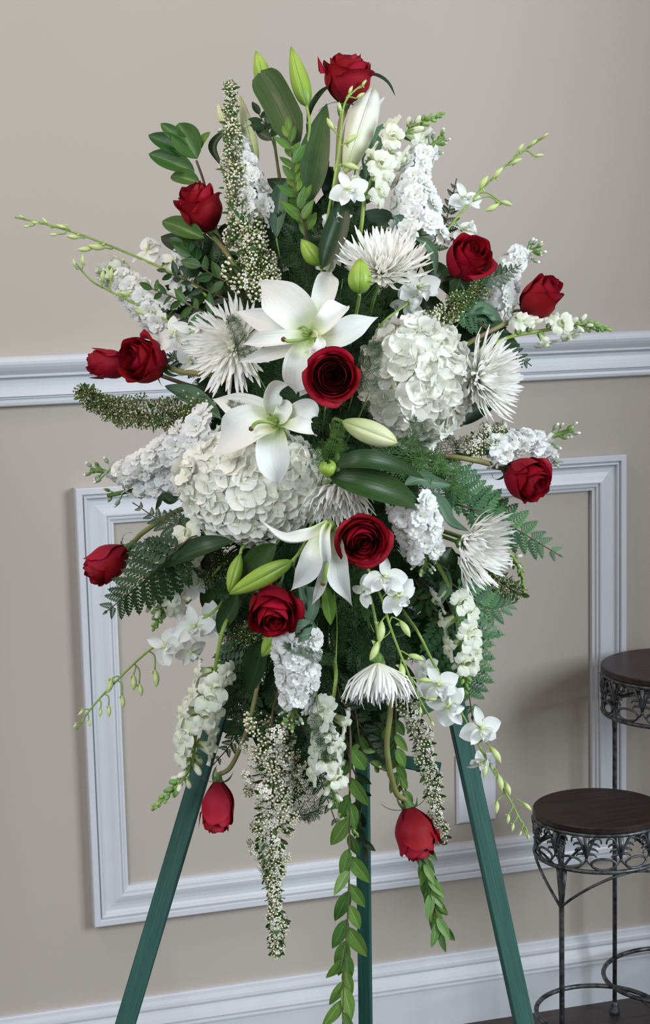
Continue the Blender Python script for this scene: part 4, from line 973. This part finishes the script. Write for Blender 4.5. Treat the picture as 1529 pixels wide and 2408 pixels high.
# ---- chrysanthemums
mum('spidery white chrysanthemum right of the upper lily buds', 898, 640, 212, (.08, .62, .68), 4, 80, .03, n=220, curl=1.2, seed=1, stem_px=[(880, 700, .0)])
mum('shaded white chrysanthemum left of the large lily', 550, 815, 218, (-.35, -.05, .85), 6, 88, -.005, n=200, seed=2)
mum('bright white chrysanthemum right of the round hydrangea', 1124, 890, 222, (.70, .05, .60), 4, 78, .025, n=230, curl=1.2, seed=3, droop=.0)
mum('white chrysanthemum beside the right hand fern', 1092, 1280, 225, (.70, -.26, .55), 4, 70, .03, n=230, curl=1.3, seed=4)
mum('drooping white chrysanthemum seen from its side, low centre', 888, 1556, 215, (.02, -.95, .16), 2, 66, .03, n=230, seed=5, curl=2.0, stem_px=[(890, 1500, .0), (870, 1400, -.03)])
mum('white chrysanthemum half hidden behind the drooping lily', 795, 1140, 190, (.0, -.85, .45), 2, 70, .02, n=180, seed=6, curl=1.6)

# ---- stock
stock('white stock spike behind the upper left filler branch', [(600, 520), (590, 440), (570, 370), (545, 300)], 115, 24, -.015, 1, tipfrac=.9)
stock('white stock spike with green tip at the upper right', [(985, 555), (975, 480), (970, 420), (1000, 360), (1042, 322)], 165, 30, .0, 2, tipfrac=.8, w1=.45)
stock('white stock spike at the right behind two roses', [(1165, 720), (1190, 660), (1215, 605), (1262, 585)], 110, 22, -.03, 3, tipfrac=.82)
stock('shaded white stock spike at the far left', [(395, 745), (345, 710), (300, 675), (250, 640)], 145, 26, -.022, 4, tipfrac=.85)
stock('long white stock spike pointing left beside the hydrangea', [(490, 1015), (430, 1045), (360, 1085), (290, 1110), (215, 1105)], 140, 32, .0, 5, tipfrac=.86, w1=.45, fpx=66)
stock('lower shaded white stock spike under the pointing one', [(430, 1120), (370, 1140), (330, 1150), (255, 1165)], 95, 14, -.02, 6, tipfrac=.82, nb=5)
stock('white stock spike at the right above the side rose', [(1160, 1060), (1215, 1040), (1270, 1035), (1345, 1010)], 105, 22, -.01, 7, tipfrac=.75, w1=.5)
stock('dense white stock spike right of the lower centre rose', [(965, 1190), (985, 1235), (995, 1280), (1000, 1335)], 135, 26, .03, 8, tipfrac=.88, w1=.8, nb=6)
stock('dense white stock spike hanging below the curled leaf', [(700, 1500), (698, 1560), (700, 1620), (685, 1700)], 135, 32, .03, 9, tipfrac=.88, w1=.75, nb=9)
stock('small white blossoms in front of the right panel corner', [(1230, 1030), (1285, 1065), (1315, 1088)], 50, 6, -.015, 10, tipfrac=.95, tip=False)

# ---- snapdragons
snapdragon('snapdragon at the top right with bright green tip', [(850, 530), (862, 450), (905, 370), (965, 305), (1045, 266)], 0, 9, 4, 16, .18, .74, .8, 62, 1)
snapdragon('snapdragon reaching right over the chair rail', [(1120, 830), (1200, 792), (1290, 775), (1360, 762), (1438, 776)], -.005, 6, 6, 14, .28, .66, .82, 52, 2)
snapdragon('pale snapdragon left of the dark pointed leaf', [(520, 1225), (450, 1275), (400, 1340), (385, 1410), (362, 1480)], .0, 11, 4, 12, .1, .78, .85, 60, 3)
snapdragon('long snapdragon hanging over the left easel leg', [(525, 1480), (500, 1600), (465, 1700), (445, 1810), (358, 1905)], .015, 13, 8, 16, .15, .66, .84, 66, 4)
snapdragon('snapdragon hanging at the bottom centre', [(790, 1600), (775, 1700), (770, 1790), (790, 1880), (842, 1968)], .02, 11, 8, 16, .1, .6, .78, 58, 5)
snapdragon('snapdragon pointing down beside the right easel leg', [(1030, 1330), (1068, 1410), (1082, 1490), (1090, 1560), (1096, 1635)], .01, 9, 6, 14, .15, .72, .84, 58, 6)
snapdragon('small green budded snapdragon by the right filler', [(1195, 1300), (1212, 1320), (1226, 1350), (1234, 1405)], -.01, 0, 4, 12, .0, .1, .4, 40, 7)
snapdragon('short pale snapdragon above the far left stock', [(330, 700), (290, 660), (255, 628)], -.03, 4, 2, 4, .5, .85, .95, 54, 8)

# ---- orchids
orchid('orchid stem rising in front of the top rose', [(770, 520), (785, 430), (800, 330), (812, 240), (862, 190)], .02,
       [(820, 448, 84, (.1, .1, .9), .4, .02), (792, 520, 70, (-.3, .3, .8), 1.2, .0)],
       [(778, 292, 36, -.5, .8), (800, 252, 26, -.2, .9), (825, 212, 24, .4, .9), (848, 225, 26, .8, .5), (856, 196, 22, .5, .8), (826, 328, 42, .8, .5), (825, 392, 46, .9, -.3)], 1)
orchid('orchid stem arching to the upper right', [(1020, 600), (1060, 530), (1130, 450), (1200, 380), (1288, 316)], -.01,
       [(1092, 468, 78, (.2, .3, .9), .2, -.01), (1092, 545, 80, (.2, .7, .6), .9, .0)],
       [(1138, 430, 42, .5, .8), (1172, 407, 38, .6, .7), (1158, 487, 44, -.8, -.4), (1190, 478, 36, .8, -.3), (1215, 380, 32, .8, .4), (1225, 348, 28, .5, .8), (1268, 366, 26, .9, .1), (1256, 335, 22, .7, .6), (1284, 318, 18, .8, .6)], 2)
orchid('long orchid stem arching to the far left', [(480, 690), (400, 640), (300, 595), (190, 552), (100, 525), (35, 511)], -.015,
       [(350, 592, 84, (-.2, .6, .6), 2.0, -.01), (410, 618, 88, (-.1, .3, .8), 1.0, -.02), (440, 660, 80, (.2, .2, .9), .2, -.02)],
       [(228, 580, 46, -.9, .1), (200, 585, 40, -.9, -.1), (172, 556, 36, -.9, .1), (145, 532, 30, -.9, .2), (126, 551, 24, -.9, -.1), (106, 519, 22, -.6, .7), (82, 523, 20, -.9, .1), (62, 532, 18, -1, 0), (50, 509, 16, -.9, .4)], 3)
orchid('second orchid stem at the left with upright buds', [(440, 800), (380, 745), (320, 715), (250, 680), (215, 660), (176, 618)], .0,
       [(410, 788, 88, (-.3, .2, .9), .3, .02), (455, 780, 90, (.1, .1, .9), 1.3, .01), (450, 850, 80, (.1, -.2, .9), 2.4, .0)],
       [(335, 735, 42, -.8, .3), (298, 690, 42, -.9, .1), (262, 645, 34, .1, 1), (242, 650, 34, .1, 1), (195, 612, 30, 0, 1), (175, 618, 22, -.2, 1)], 4)
orchid('orchid stem hanging at the lower left', [(500, 1440), (430, 1480), (350, 1530), (270, 1605), (215, 1665), (180, 1715)], .0,
       [(458, 1475, 92, (0, .1, .9), .2, .01), (390, 1520, 84, (-.1, .0, .9), 1.2, .02), (448, 1530, 70, (.3, -.4, .7), .5, -.01), (500, 1455, 76, (.2, 0, .9), 2.2, -.02)],
       [(366, 1595, 46, .1, -1), (314, 1605, 42, 0, -1), (330, 1622, 34, .2, -1), (258, 1612, 42, -.3, -.9), (288, 1650, 34, .1, -1), (256, 1672, 30, 0, -1), (236, 1675, 24, -.1, -1), (190, 1675, 22, -.6, -.7), (210, 1700, 20, .2, -1), (176, 1706, 16, -.6, -.8)], 5)
orchid('orchid stem hanging below the lower centre rose', [(850, 1310), (895, 1400), (920, 1480), (955, 1570), (985, 1640), (1018, 1700)], .045,
       [(905, 1360, 88, (.1, .2, .9), .1, .01), (935, 1400, 84, (.2, -.2, .9), .9, .01), (860, 1390, 66, (-.6, 0, .7), 1.5, .0)],
       [(895, 1485, 54, -.1, -.9), (952, 1478, 48, .5, -.8), (880, 1530, 50, -.4, -.9), (945, 1580, 44, .1, -1), (978, 1546, 42, .9, -.3), (1000, 1600, 36, .9, -.1), (940, 1610, 40, .0, -1), (988, 1672, 24, 0, -1), (1015, 1645, 26, .9, 0), (1017, 1702, 18, .4, -.9)], 6)
orchid('orchid stem hanging over the right easel leg', [(985, 1490), (1020, 1560), (1060, 1630), (1120, 1740), (1175, 1840), (1210, 1900), (1243, 1972)], .025,
       [(1030, 1610, 90, (.1, 0, .9), .4, .01), (1055, 1660, 96, (.0, -.1, .9), 1.5, .015), (1130, 1712, 92, (.3, .0, .9), .2, .01), (1000, 1570, 60, (-.4, .2, .8), .6, -.02), (1128, 1790, 66, (.2, -.7, .5), 2.6, .0)],
       [(1166, 1775, 48, .5, -.8), (1140, 1810, 38, -.1, -1), (1176, 1840, 44, .2, -1), (1195, 1855, 34, .3, -1), (1168, 1898, 34, -.1, -1), (1195, 1925, 26, -.1, -1), (1240, 1897, 30, .7, -.7), (1206, 1945, 22, -.2, -1), (1224, 1960, 16, -.4, -.8), (1243, 1968, 16, .2, -1)], 7)
orchid('white orchid blossoms behind the upper right chrysanthemum', [(900, 760), (950, 720), (985, 690)], .0,
       [(985, 678, 92, (.2, .1, .9), .5, .0), (960, 710, 80, (-.1, -.3, .8), 1.9, -.01)], [], 8)
orchid('white orchid blossoms behind the pointed dark leaf', [(760, 680), (785, 600), (790, 540)], -.01,
       [(782, 600, 84, (0, .1, .9), .6, .0), (778, 545, 76, (-.2, .2, .9), 1.7, -.01)], [], 9)
orchid('pale orchid blossoms behind the left snapdragon', [(520, 1330), (480, 1380), (440, 1420)], -.025,
       [(465, 1370, 80, (0, .1, .9), .6, .0), (420, 1420, 70, (-.2, .2, .9), 1.7, .0), (440, 1320, 70, (-.2, .2, .9), .3, .0)], [], 10)

# ---- small flowered filler branches
spirea('tall cream budded filler spike at the upper left', [(600, 670), (585, 570), (555, 450), (545, 330), (541, 195)], 172, 84, .0, 'cream', 44, 1, leaves=1.2, taper=.14)
spirea('more of the cream buds beside the green rose neck', [(620, 700), (600, 620), (570, 520)], 120, 34, .01, 'cream', 40, 21)
spirea('olive filler branch reaching left below the left roses', [(460, 985), (390, 975), (310, 975), (245, 955), (188, 915)], 150, 95, -.005, 'olive', 44, 2, leaves=.5, taper=.4)
spirea('white flowers among the left olive filler branch', [(420, 990), (370, 965), (340, 955)], 60, 8, .0, 'white', 34, 22, leaves=.3)
spirea('long white filler branch hanging at the bottom centre, ending in a thin tail', [(640, 1690), (645, 1790), (640, 1880), (638, 1980), (642, 2070), (650, 2150), (652, 2246)], 178, 125, .02, 'mix', 42, 3, leaves=1.1, wf=lambda q: (1.0 if q < .42 else 1.0-(q-.42)/.26*.72) if q < .68 else (.16 if q < .84 else .40-.2*(q-.84)/.16))
spirea('filler branch hanging behind the low right rose', [(950, 1640), (985, 1720), (1005, 1800), (1022, 1880), (1035, 1985)], 84, 56, .005, 'mix', 36, 4, taper=.6)
spirea('round olive filler tuft below the upper right rose', [(1060, 720), (1095, 700), (1135, 672)], 70, 26, .02, 'olive', 36, 5, taper=.9)
spirea('cream budded filler below the upper right rose', [(1000, 770), (1035, 745), (1072, 722)], 80, 24, .01, 'cream', 38, 6, taper=.9)
spirea('filler tuft between hydrangea and right stock', [(1100, 1070), (1140, 1030), (1190, 1010)], 90, 24, -.01, 'mix', 36, 7, taper=.9)
spirea('filler among the bright sprigs right of the big leaves', [(960, 1110), (1010, 1100), (1050, 1095)], 90, 18, .0, 'cream', 32, 8, taper=.9)
spirea('olive filler beneath the right hand chrysanthemum', [(1130, 1330), (1180, 1370), (1225, 1400)], 80, 26, -.01, 'olive', 34, 9, taper=.8)
spirea('dark olive filler under the lower left rose', [(640, 1480), (590, 1490), (540, 1500)], 70, 18, -.01, 'olive', 34, 10, taper=.9)
spirea('olive filler behind the dark pointed leaf', [(540, 1300), (510, 1340), (480, 1370)], 90, 20, -.03, 'olive', 32, 11, taper=.9)
spirea('thin white filler tuft right of the hanging branch', [(690, 1760), (700, 1830), (690, 1890)], 60, 16, .0, 'mix', 30, 12, taper=.9)

# ---- large leaves
big_leaf('broad upright leaf above the green sprig', [(700, 350), (680, 290), (648, 225), (612, 166)], 84, .0, M_LLEAF, (-.25, .1, 1), prof_round, cup=.15, fold=.18, seed=1)
big_leaf('broad leaf leaning behind the orchid stem', [(712, 490), (725, 420), (742, 340), (769, 244)], 82, -.012, M_LLEAF, (.2, .1, 1), cup=.2, seed=2)
big_leaf('dark pointed leaf above the small green bud', [(756, 632), (772, 580), (795, 510), (802, 438)], 62, .03, M_DLEAF, (.3, .1, 1), fold=.35, seed=3)
big_leaf('glossy leaf arching right of the centre', [(786, 1096), (850, 1085), (925, 1098), (1000, 1126)], 54, [.06, .075, .07, .05], M_LLEAF, (.05, .5, 1), seed=4)
big_leaf('broad glossy leaf below the arching one', [(776, 1122), (850, 1140), (930, 1165), (1000, 1200)], 76, [.055, .065, .06, .04], M_LLEAF, (.05, .35, 1), seed=5)
big_leaf('grey green twisted leaf tip right of the glossy leaves', [(950, 1142), (985, 1128), (1020, 1135), (1062, 1140)], 38, .03, M_GREY, (.1, .6, 1), twist=.8, seed=6)
big_leaf('long grey green leaf curving to the right mum', [(985, 1160), (1030, 1185), (1055, 1228), (1104, 1250)], 44, .025, M_GREY, (.5, .2, 1), twist=-.5, seed=7)
big_leaf('dark pointed leaf reaching left below the hydrangea', [(548, 1272), (480, 1290), (410, 1320), (340, 1362)], 58, [.02, .04, .045, .03], M_DLEAF, (-.1, .6, 1), seed=8)
big_leaf('dark leaf behind the long green lily bud', [(650, 1280), (620, 1310), (590, 1345), (572, 1385)], 66, .02, M_LLEAF, (0, .3, 1), seed=9)
big_leaf('small pointed leaf below the drooping lily', [(762, 1375), (770, 1410), (774, 1440), (778, 1470)], 36, .03, M_MYRT, (.2, .1, 1), seed=10)
big_leaf('grey leaf curling behind the left side rose', [(520, 985), (470, 950), (430, 925), (388, 908)], 54, -.01, M_GREY, (0, .6, 1), seed=11)
big_leaf('dark leaf tip left of the hydrangea stock', [(425, 1170), (405, 1180), (385, 1172), (366, 1200)], 30, -.01, M_DLEAF, (0, .6, 1), seed=12)
big_leaf('grey green leaf above the upper right chrysanthemum', [(960, 580), (952, 545), (940, 520), (925, 508)], 40, .01, M_GREY, (.1, .3, 1), seed=13)
big_leaf('grey ribbon leaf beside the upper right rose', [(975, 560), (1005, 575), (1022, 605), (1026, 650)], 26, .01, M_GREY, (.4, .3, 1), twist=.7, seed=14)
big_leaf('grey leaf right of the rose stem at upper right', [(1092, 745), (1130, 730), (1160, 750), (1182, 790)], 44, -.02, M_GREY, (.3, .5, 1), seed=15)
big_leaf('dark leaf between round hydrangea and right mum', [(1088, 1000), (1115, 975), (1145, 952), (1160, 935)], 44, -.01, M_DLEAF, (.3, .5, 1), seed=16)
big_leaf('dark leaf hanging beside the bottom left stock', [(622, 1490), (612, 1540), (598, 1590), (582, 1628)], 62, -.01, M_DLEAF, (-.3, .2, 1), seed=17)
big_leaf('dark narrow leaf left of the lower rose', [(560, 1390), (548, 1430), (528, 1460), (512, 1490)], 50, .0, M_DLEAF, (-.3, .2, 1), seed=18)
big_leaf('dark arching ribbon leaf left of the top rose', [(722, 290), (735, 250), (760, 215), (785, 200)], 18, -.01, M_DLEAF, (-.3, .5, 1), seed=19)
big_leaf('thin dark ribbon leaf right of the top rose', [(860, 178), (885, 178), (912, 195), (930, 226)], 13, -.01, M_DLEAF, (.3, .6, 1), seed=20)
big_leaf('grey green leaf behind the top right snapdragon', [(860, 420), (868, 370), (885, 325), (905, 290)], 46, -.03, M_GREY, (.2, .3, 1), seed=21)
big_leaf('grey leaf left of the small green lily bud', [(650, 560), (655, 500), (662, 450), (680, 420)], 46, -.02, M_GREY, (-.1, .3, 1), seed=22)
big_leaf('dark leaf arching left of the slim white bud', [(520, 390), (500, 350), (520, 320), (560, 300)], 24, -.03, M_DLEAF, (0, .6, 1), seed=23)
big_leaf('grey leaf blade hanging behind the curled leaf', [(700, 1360), (712, 1410), (728, 1460), (760, 1500)], 20, .03, M_GREY, (.4, .1, 1), seed=24)
big_leaf('long grey ribbon leaf right of the lower rose', [(690, 1330), (715, 1380), (745, 1420), (800, 1440)], 16, .02, M_GREY, (.3, .3, 1), seed=25)
big_leaf('grey leaf under the dense right stock', [(1052, 1340), (1048, 1375), (1040, 1400), (1020, 1420)], 32, .01, M_GREY, (.3, .2, 1), seed=26)
# rolled leaf above the hanging stock
cl = thing('curled_leaf', P(724, 1400, .03), 'grey green leaf rolled into a spiral above the hanging stock', 'leaf'); pts = []
c0 = P(716, 1478, .05)
for i in range(26):
    q = i/25; a = 1.2+q*9.5; rr_ = PX(20)*(1-.45*q); pts.append(c0+RT*math.cos(a)*rr_-FW*math.sin(a)*rr_-UP*PX(34)*(q-.3))
pts = [P(735, 1380, .02), P(738, 1430, .035)]+pts
bm_ = blade_mb(pts, PX(30), UP, lambda v: .7 if v < .8 else .7*(1-((v-.8)/.2)**2*.7), 0, .02, 4, 60); 
v2 = []
for j in range(61):
    row = bm_.v[j*5:(j+1)*5]; q = j/60; mid = Vector(row[2]); hw = PX(15)*(1 if q < .85 else 1-((q-.85)/.15)*.7)
    for i in range(5): v2.append(tuple(mid + (UP*1.0+RT*.25)*hw*(i-2)/2) if q > .12 else tuple(mid+(RT*1.0)*hw*(i-2)/2*(1-q*2) + UP*hw*(i-2)/2*q*6))
bm_.v = v2; wmesh(cl, 'blade', bm_, M_GREY)

# ---- leafy sprigs
r = thing('leafy_sprig', P(455, 380), 'dark glossy broad leaf sprig above the upper left rose', 'greenery')
stem(r, [FOAM+(P(520, 600, -.02)-FOAM)*.4, P(510, 540, -.02), P(480, 430, -.01), P(462, 378, 0)], .0013, M_BSTEM)
for (x0, y0, x1, y1, wd) in ((464, 374, 420, 290, 76), (452, 368, 349, 318, 50), (446, 350, 378, 290, 36), (458, 404, 350, 362, 56), (470, 430, 402, 414, 44), (462, 362, 494, 310, 24), (480, 560, 382, 520, 54)):
    wmesh(r, 'leaf', blade_mb([P(x0, y0, 0), P((x0+x1)/2-3, (y0+y1)/2-4, .006), P(x1, y1, .0)], PX(wd), dv(-.2, .3, 1), lambda v: max(.03, math.sin(PI*min(1, v)**.9)**.7), .2, .0, 6, 12, 0, 0, .25), M_RUSC if wd > 25 else M_MYRT)
sprig('bright green upright sprig at the top centre', [(720, 560), (700, 480), (690, 400), (680, 310)], 74, 20, M_MYRT, .015, .36, .55, 1)
sprig('second upright sprig beside the small green bud', [(725, 580), (715, 500), (708, 440)], 66, 12, M_MYRT, .01, .34, .55, 2)
sprig('dark sprig tips behind the upright leaf', [(660, 420), (640, 330), (610, 270)], 76, 9, M_DLEAF, -.03, .44, .8, 3, start=.5)
sprig('green sprig left under the upper left rose', [(560, 680), (490, 640), (440, 590), (430, 565)], 58, 13, M_RUSC, -.005, .48, .8, 4)
sprig('dark sprig crossing the left orchid stem', [(540, 760), (470, 730), (410, 700), (360, 680)], 62, 13, M_RUSC, .012, .36, .8, 5)
sprig('dark sprig left of the shaded chrysanthemum', [(560, 720), (500, 690), (440, 660), (390, 640)], 50, 12, M_DLEAF, -.01, .40, .8, 6)
sprig('dark sprig above the left roses', [(540, 840), (480, 790), (440, 740)], 50, 10, M_DLEAF, -.02, .4, .8, 7)
sprig('long trailing sprig hanging at the bottom centre', [(825, 1740), (822, 1880), (822, 2000), (820, 2110), (814, 2220), (808, 2310), (806, 2408)], 92, 24, M_HANG, .03, .38, .4, 8, start=.03, grow=0, spread=.35)
sprig('trailing sprig below the low right rose', [(960, 1880), (985, 1980), (1010, 2080), (1035, 2190)], 68, 30, M_HANG, .0, .36, .36, 10, start=.25, grow=-.1, spread=.35)
sprig('leaves beside the brown rose stem, bottom right', [(930, 1650), (930, 1740), (940, 1830), (960, 1900)], 66, 14, M_HANG, .01, .42, .45, 11)
sprig('leaves right of the hanging snapdragon', [(840, 1700), (850, 1760), (880, 1800), (930, 1820)], 56, 9, M_HANG, .0, .36, .6, 12)
sprig('leaves left of the centre easel leg', [(820, 1780), (850, 1860), (845, 1940), (855, 1990)], 60, 10, M_DLEAF, .0, .42, .45, 13)
sprig('dark small leaved sprig right of the orchid blossoms', [(950, 1380), (1000, 1420), (1040, 1470), (1070, 1520)], 40, 20, M_RUSC, -.01, .42, .9, 14)
sprig('dark small leaved sprig above the right snapdragon', [(980, 1370), (1010, 1450), (1020, 1540)], 38, 18, M_DLEAF, -.02, .42, .9, 15)
sprig('dark sprig hanging left of the dense stock', [(540, 1480), (530, 1560), (540, 1640)], 34, 18, M_DLEAF, -.02, .36, .8, 16)
sprig('green sprig below the right mum', [(1090, 1340), (1100, 1400), (1110, 1450)], 40, 12, M_RUSC, -.02, .42, .8, 17)

# ---- ferns
fern('dark fern frond over the lower left rose', [(440, 1270), (380, 1330), (310, 1390), (248, 1440)], 230, .045, 10, seed=1, nrm=(.1, .1, 1))
fern('dark fern frond crossing the rose stem at lower left', [(500, 1270), (440, 1245), (380, 1225), (312, 1182)], 130, .0, 10, seed=2, nrm=(.0, .2, 1))
fern('fern tip below the lower left fern', [(450, 1280), (400, 1380), (350, 1420)], 130, -.01, 8, seed=22)
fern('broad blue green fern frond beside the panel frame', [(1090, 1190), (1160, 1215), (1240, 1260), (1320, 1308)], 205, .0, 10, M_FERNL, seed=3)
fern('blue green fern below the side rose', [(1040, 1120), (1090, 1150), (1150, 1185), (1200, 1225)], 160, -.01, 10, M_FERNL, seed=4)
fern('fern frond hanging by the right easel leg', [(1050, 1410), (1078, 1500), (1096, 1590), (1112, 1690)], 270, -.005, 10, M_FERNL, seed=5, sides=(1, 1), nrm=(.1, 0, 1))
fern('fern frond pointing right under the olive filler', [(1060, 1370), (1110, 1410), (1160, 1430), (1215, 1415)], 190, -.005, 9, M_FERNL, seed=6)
fern('small fern tip right of the upper right rose', [(1120, 660), (1160, 650), (1195, 638), (1226, 622)], 90, .0, 8, seed=7)
fern('fern frond below the right snapdragon', [(1120, 760), (1170, 800), (1210, 830), (1250, 860)], 120, -.02, 9, seed=8)
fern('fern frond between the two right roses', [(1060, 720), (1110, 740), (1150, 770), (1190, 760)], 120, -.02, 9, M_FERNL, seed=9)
fern('dark fern hanging at the lower left core', [(590, 1480), (570, 1560), (560, 1650), (545, 1740)], 170, -.02, 13, seed=10)
fern('dark fern tip by the low left rose stem', [(590, 1600), (570, 1680), (550, 1740), (500, 1800)], 130, -.02, 10, seed=11)
fern('dark fern hanging left of the bottom snapdragon', [(700, 1680), (740, 1770), (760, 1850), (800, 1960)], 150, -.01, 11, seed=12)
fern('dark fern behind the bottom leaves', [(800, 1640), (850, 1710), (880, 1760), (905, 1790)], 100, -.02, 8, seed=13)
fern('fern frond at the top right behind the stock', [(1000, 600), (1040, 540), (1060, 480), (1074, 420)], 100, -.03, 9, seed=14)
fern('dark fern left of the round chrysanthemum at left', [(540, 860), (470, 860), (420, 850), (400, 830)], 110, -.03, 9, seed=15)

# ---- plumosus in front
plumosus('fine plumosus veil over the left of the round hydrangea', (866, 930), (884, 800), .55, (.05, .05), 0, 1)
plumosus('fine plumosus wisp at the hydrangea bottom', (1010, 1060), (965, 975), .5, (.035, .04), 0, 0)
plumosus('fine plumosus over the shaded chrysanthemum', (590, 850), (540, 740), .5, (.03, .035), 0, 1)
plumosus('fine plumosus wisp on the lily petal', (600, 975), (535, 945), .6, (.055, .06), 0, 2)
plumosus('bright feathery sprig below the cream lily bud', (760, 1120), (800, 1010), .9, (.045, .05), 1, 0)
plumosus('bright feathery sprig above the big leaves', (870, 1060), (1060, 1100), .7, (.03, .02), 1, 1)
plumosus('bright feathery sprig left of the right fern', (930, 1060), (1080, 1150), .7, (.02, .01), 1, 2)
plumosus('feathery wisp over the hanging stock', (790, 1560), (665, 1515), .35, (.05, .055), 0, 1)
plumosus('feathery wisp over the bottom snapdragon', (745, 1660), (775, 1790), .6, (.04, .045), 0, 2)
plumosus('feathery tip right of the hanging filler', (670, 1790), (740, 1930), .75, (.0, .0), 0, 1)
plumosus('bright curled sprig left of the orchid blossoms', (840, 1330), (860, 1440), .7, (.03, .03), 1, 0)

# ---- the core: greenery radiating from the foam behind the flowers
rc = random.Random(21)

zones = [(765, 1000, 300, 500, 60, 24, 'behind the middle flowers of the spray'), (750, 560, 165, 190, 20, 10, 'behind the upper lily buds'), (780, 1500, 245, 240, 40, 18, 'behind the lower hanging flowers'), (520, 1260, 110, 180, 12, 6, 'behind the lower left snapdragon'),
         (490, 665, 100, 130, 12, 6, 'behind the small leaved sprigs at the left'), (1075, 760, 90, 130, 9, 5, 'below the upper right rose'), (770, 1680, 230, 95, 14, 8, 'at the bottom edge above the easel bar'), (1030, 1420, 90, 190, 10, 5, 'behind the lower right snapdragon')]
for cx, cy, rx, ry, nl, nf, where in zones:
    for i in range(nf):
        a = 2*PI*i/nf*5.0+rc.uniform(-.2, .2); q0 = rc.uniform(.0, .4); q1 = min(1.0, q0+rc.uniform(.5, .7)); ca, sa = math.cos(a), math.sin(a)
        p = [(cx+rx*q*ca+rc.uniform(-15, 15), cy+ry*q*sa+rc.uniform(-15, 15)) for q in (q0, (q0+q1)/2, q1)]
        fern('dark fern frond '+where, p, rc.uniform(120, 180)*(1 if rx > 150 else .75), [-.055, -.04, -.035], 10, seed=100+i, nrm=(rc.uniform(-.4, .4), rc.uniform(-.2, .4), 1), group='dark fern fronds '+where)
    for i in range(nl):
        a = i*2.4; q0 = math.sqrt((i+.5)/nl)*.8; ca, sa = math.cos(a), math.sin(a)
        x, y = cx+rx*q0*ca, cy+ry*q0*sa; L = rc.uniform(90, 150)*(1 if rx > 150 else .8); b = a+rc.uniform(-.8, .8) if sa < .3 or cy < 1400 else rc.uniform(1.1, 2.0); dx, dy = math.cos(b)*L, math.sin(b)*L
        m_ = [M_DLEAF, M_LLEAF, M_DLEAF, M_GREY, M_DLEAF][i % 5]
        lf = big_leaf('dark broad leaf '+where, [(x-dx*.3, y-dy*.3), (x+dx*.3, y+dy*.3), (x+dx*.75, y+dy*.75)], rc.uniform(54, 84), [-.06, -.045, -.05], m_, (rc.uniform(-.5, .5), rc.uniform(0, .6), 1), seed=i, nv=10, name='broad_leaf'); lf['group'] = 'dark broad leaves '+where
for i in range(80):
    a = i*2.4+.7; q0 = math.sqrt((i+.5)/80)*.9; ca, sa = math.cos(a), math.sin(a)
    x, y = 768+290*q0*ca, 1080+620*q0*sa; L = rc.uniform(110, 170); b = a+rc.uniform(-.6, .6)
    wh = 'in the upper half of the core' if y < 1080 else 'in the lower half of the core'
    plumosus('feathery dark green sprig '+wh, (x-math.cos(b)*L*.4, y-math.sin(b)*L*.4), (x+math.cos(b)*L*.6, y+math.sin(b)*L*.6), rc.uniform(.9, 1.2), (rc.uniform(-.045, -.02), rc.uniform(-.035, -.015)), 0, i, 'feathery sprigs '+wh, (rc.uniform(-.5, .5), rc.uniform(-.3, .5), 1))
